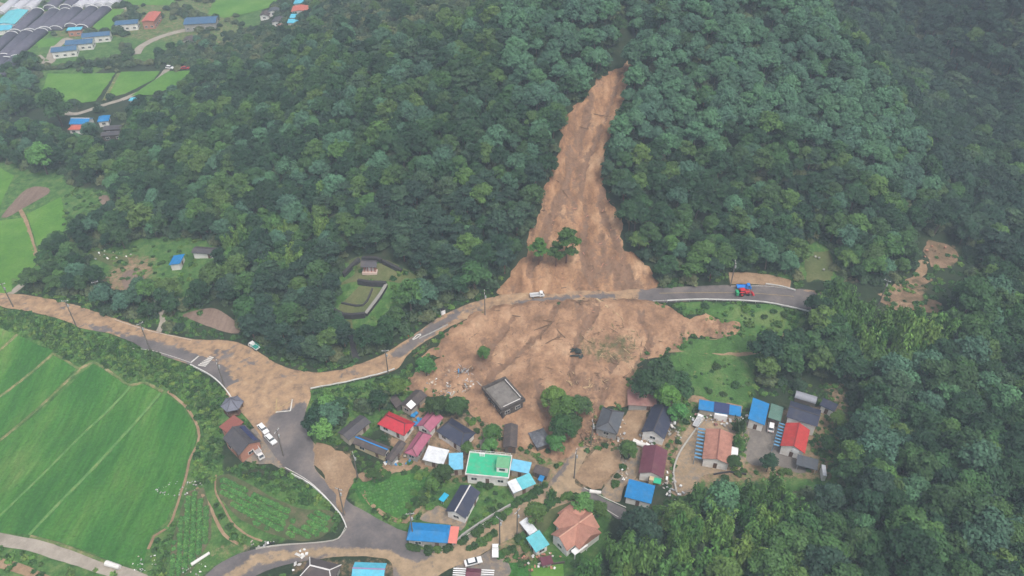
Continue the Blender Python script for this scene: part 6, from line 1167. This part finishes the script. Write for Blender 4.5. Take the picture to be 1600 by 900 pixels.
rec += cover2('weeds', "1200,345 1330,345 1320,435 1215,438", 2.4, 'scrub', .8, 1.7, '', .8)
for s in ("-20,856 60,868 150,900 40,900 -20,880", "140,885 200,903 150,915 90,905"): rec += cover2('weeds', s, 1.8, 'weed', .8, 1.6, '', .6)
for s in ("60,-20 330,-20 420,60 300,70 180,60 80,70", "180,60 420,40 400,150 300,120 260,150 60,180 80,110 200,100", "100,180 240,160 220,230 120,220"): rec += cover2('weeds', s, 4.5, 'scrub', 1.0, 2.4, '', .35)
rec += cover2('weeds', "488,612 560,600 617,584 640,572 652,590 610,612 540,640 490,650", 1.5, 'weed', .8, 1.7, '', .7)
X, Y = scatter(1.5, box=(-60, 110, 120, 240)); d_ = sdist(mudlow_w, X, Y); k = (np.abs(d_) < 2.2) & (np.random.rand(len(X)) < .33) & (sdist(road_w, X, Y) < -.8)
for q in RECTS: k &= sdist(q, X, Y) < -.5
rec += [('weed', random.randrange(3), a, b, c, random.uniform(0, 6.28), random.uniform(.5, 1.2)) for a, b, c in zip(X[k], Y[k], H(X[k], Y[k]) + .25)]
X, Y = scatter(1.6, box=(-330, 200, 110, 260)); d_ = pldist(road_w, X, Y); k = (d_ > .4) & (d_ < 7.5) & ~inside(road_w, X, Y) & (np.random.rand(len(X)) < .62); X, Y = X[k], Y[k]; k = np.ones(len(X), bool)
for q, m_ in CLEAR:
    if q is not road_w: k &= sdist(q, X, Y) < -.4
rec += [('weed', random.randrange(3), a, b, c, random.uniform(0, 6.28), random.uniform(.7, 1.5)) for a, b, c in zip(X[k], Y[k], H(X[k], Y[k]))]
for s, dn in (("1000,790 1060,778 1150,768 1165,790 1060,818 1000,832", .7), ("1375,440 1500,385 1505,480 1380,492", .3)): rec += cover2('weeds', s, 1.8, 'weed', .8, 1.6, '', dn)
rec += cover2('weeds', "1165,600 1250,600 1290,640 1240,625 1200,622 1170,620", 1.5, 'weed', .7, 1.4, '', .7)
instancer('weeds', rec, 'green weeds and low plants on banks and village plots')
SUB = scatter(4.2); X, Y = SUB; k = inpix(F_LEFT + F_RIGHT + F_LOW + F_MISC, X, Y); X, Y = X[k], Y[k]; k = clear_ok(X, Y); X, Y = X[k], Y[k]
instancer('undergrowth', [('scrub', random.randrange(3), a, b, c, random.uniform(0, 6.28), random.uniform(1.3, 2.6)) for a, b, c in zip(X, Y, H(X, Y))], 'bushy undergrowth between the forest trees')
def rows(s, p0, p1, sp, step, key, smin, smax):
    P = gpoly(s); a, b_ = G(*p0), G(*p1); d = np.array([(b_ - a).x, (b_ - a).y]); d /= np.linalg.norm(d); nn = np.array([-d[1], d[0]]); out = []
    for i in range(-60, 60):
        for j in range(-120, 120):
            q = np.array([a.x, a.y]) + nn * i * sp + d * j * step + np.random.randn(2) * .12; out.append(q)
    Q = np.array(out); k = sdist(P, Q[:, 0], Q[:, 1]) > .6; Q = Q[k]; k = fbm(Q[:, 0], Q[:, 1], .12) > -.5; Q = Q[k]
    return [(key, random.randrange(2), q[0], q[1], float(H(q[0], q[1])) + .1, random.uniform(0, 6.28), random.uniform(smin, smax)) for q in Q]
rc = rows("293,770 317,764 331,806 329,842 299,892 264,912 268,850 281,806", (300, 895), (303, 800), 1.65, .32, 'crop', .65, 1.0) + rows("342,746 356,742 402,764 458,791 440,838 430,837 374,808 344,772", (345, 748), (450, 800), 1.7, .32, 'crop', .65, 1.0) + rows("462,793 518,801 513,831 478,845 444,839", (345, 748), (450, 800), 1.7, .32, 'crop', .65, 1.0) + rows("552,758 600,748 674,740 653,772 631,802 612,806 568,784", (560, 775), (660, 745), .95, .8, 'crop', .35, .6)
instancer('vegetable_crop', rc, 'rows of green vegetables in the plots beside the street')

# ------------------------------------------------------------------ haze
hb = MB(); hb.box((0, 1350, 90), (6800, 4500, 196))
hm = bpy.data.materials.new('mist'); hm.use_nodes = True; N = hm.node_tree.nodes; L_ = hm.node_tree.links; N.remove(N['Principled BSDF'])
pv = N.new('ShaderNodeVolumePrincipled'); pv.inputs['Color'].default_value = (0.72, 0.85, 1.0, 1); pv.inputs['Density'].default_value = HAZE_DENSITY; pv.inputs['Anisotropy'].default_value = 0.0
L_.new(pv.outputs[0], N['Material Output'].inputs['Volume']); ho = hb.build('haze', hm); ho['kind'] = 'stuff'
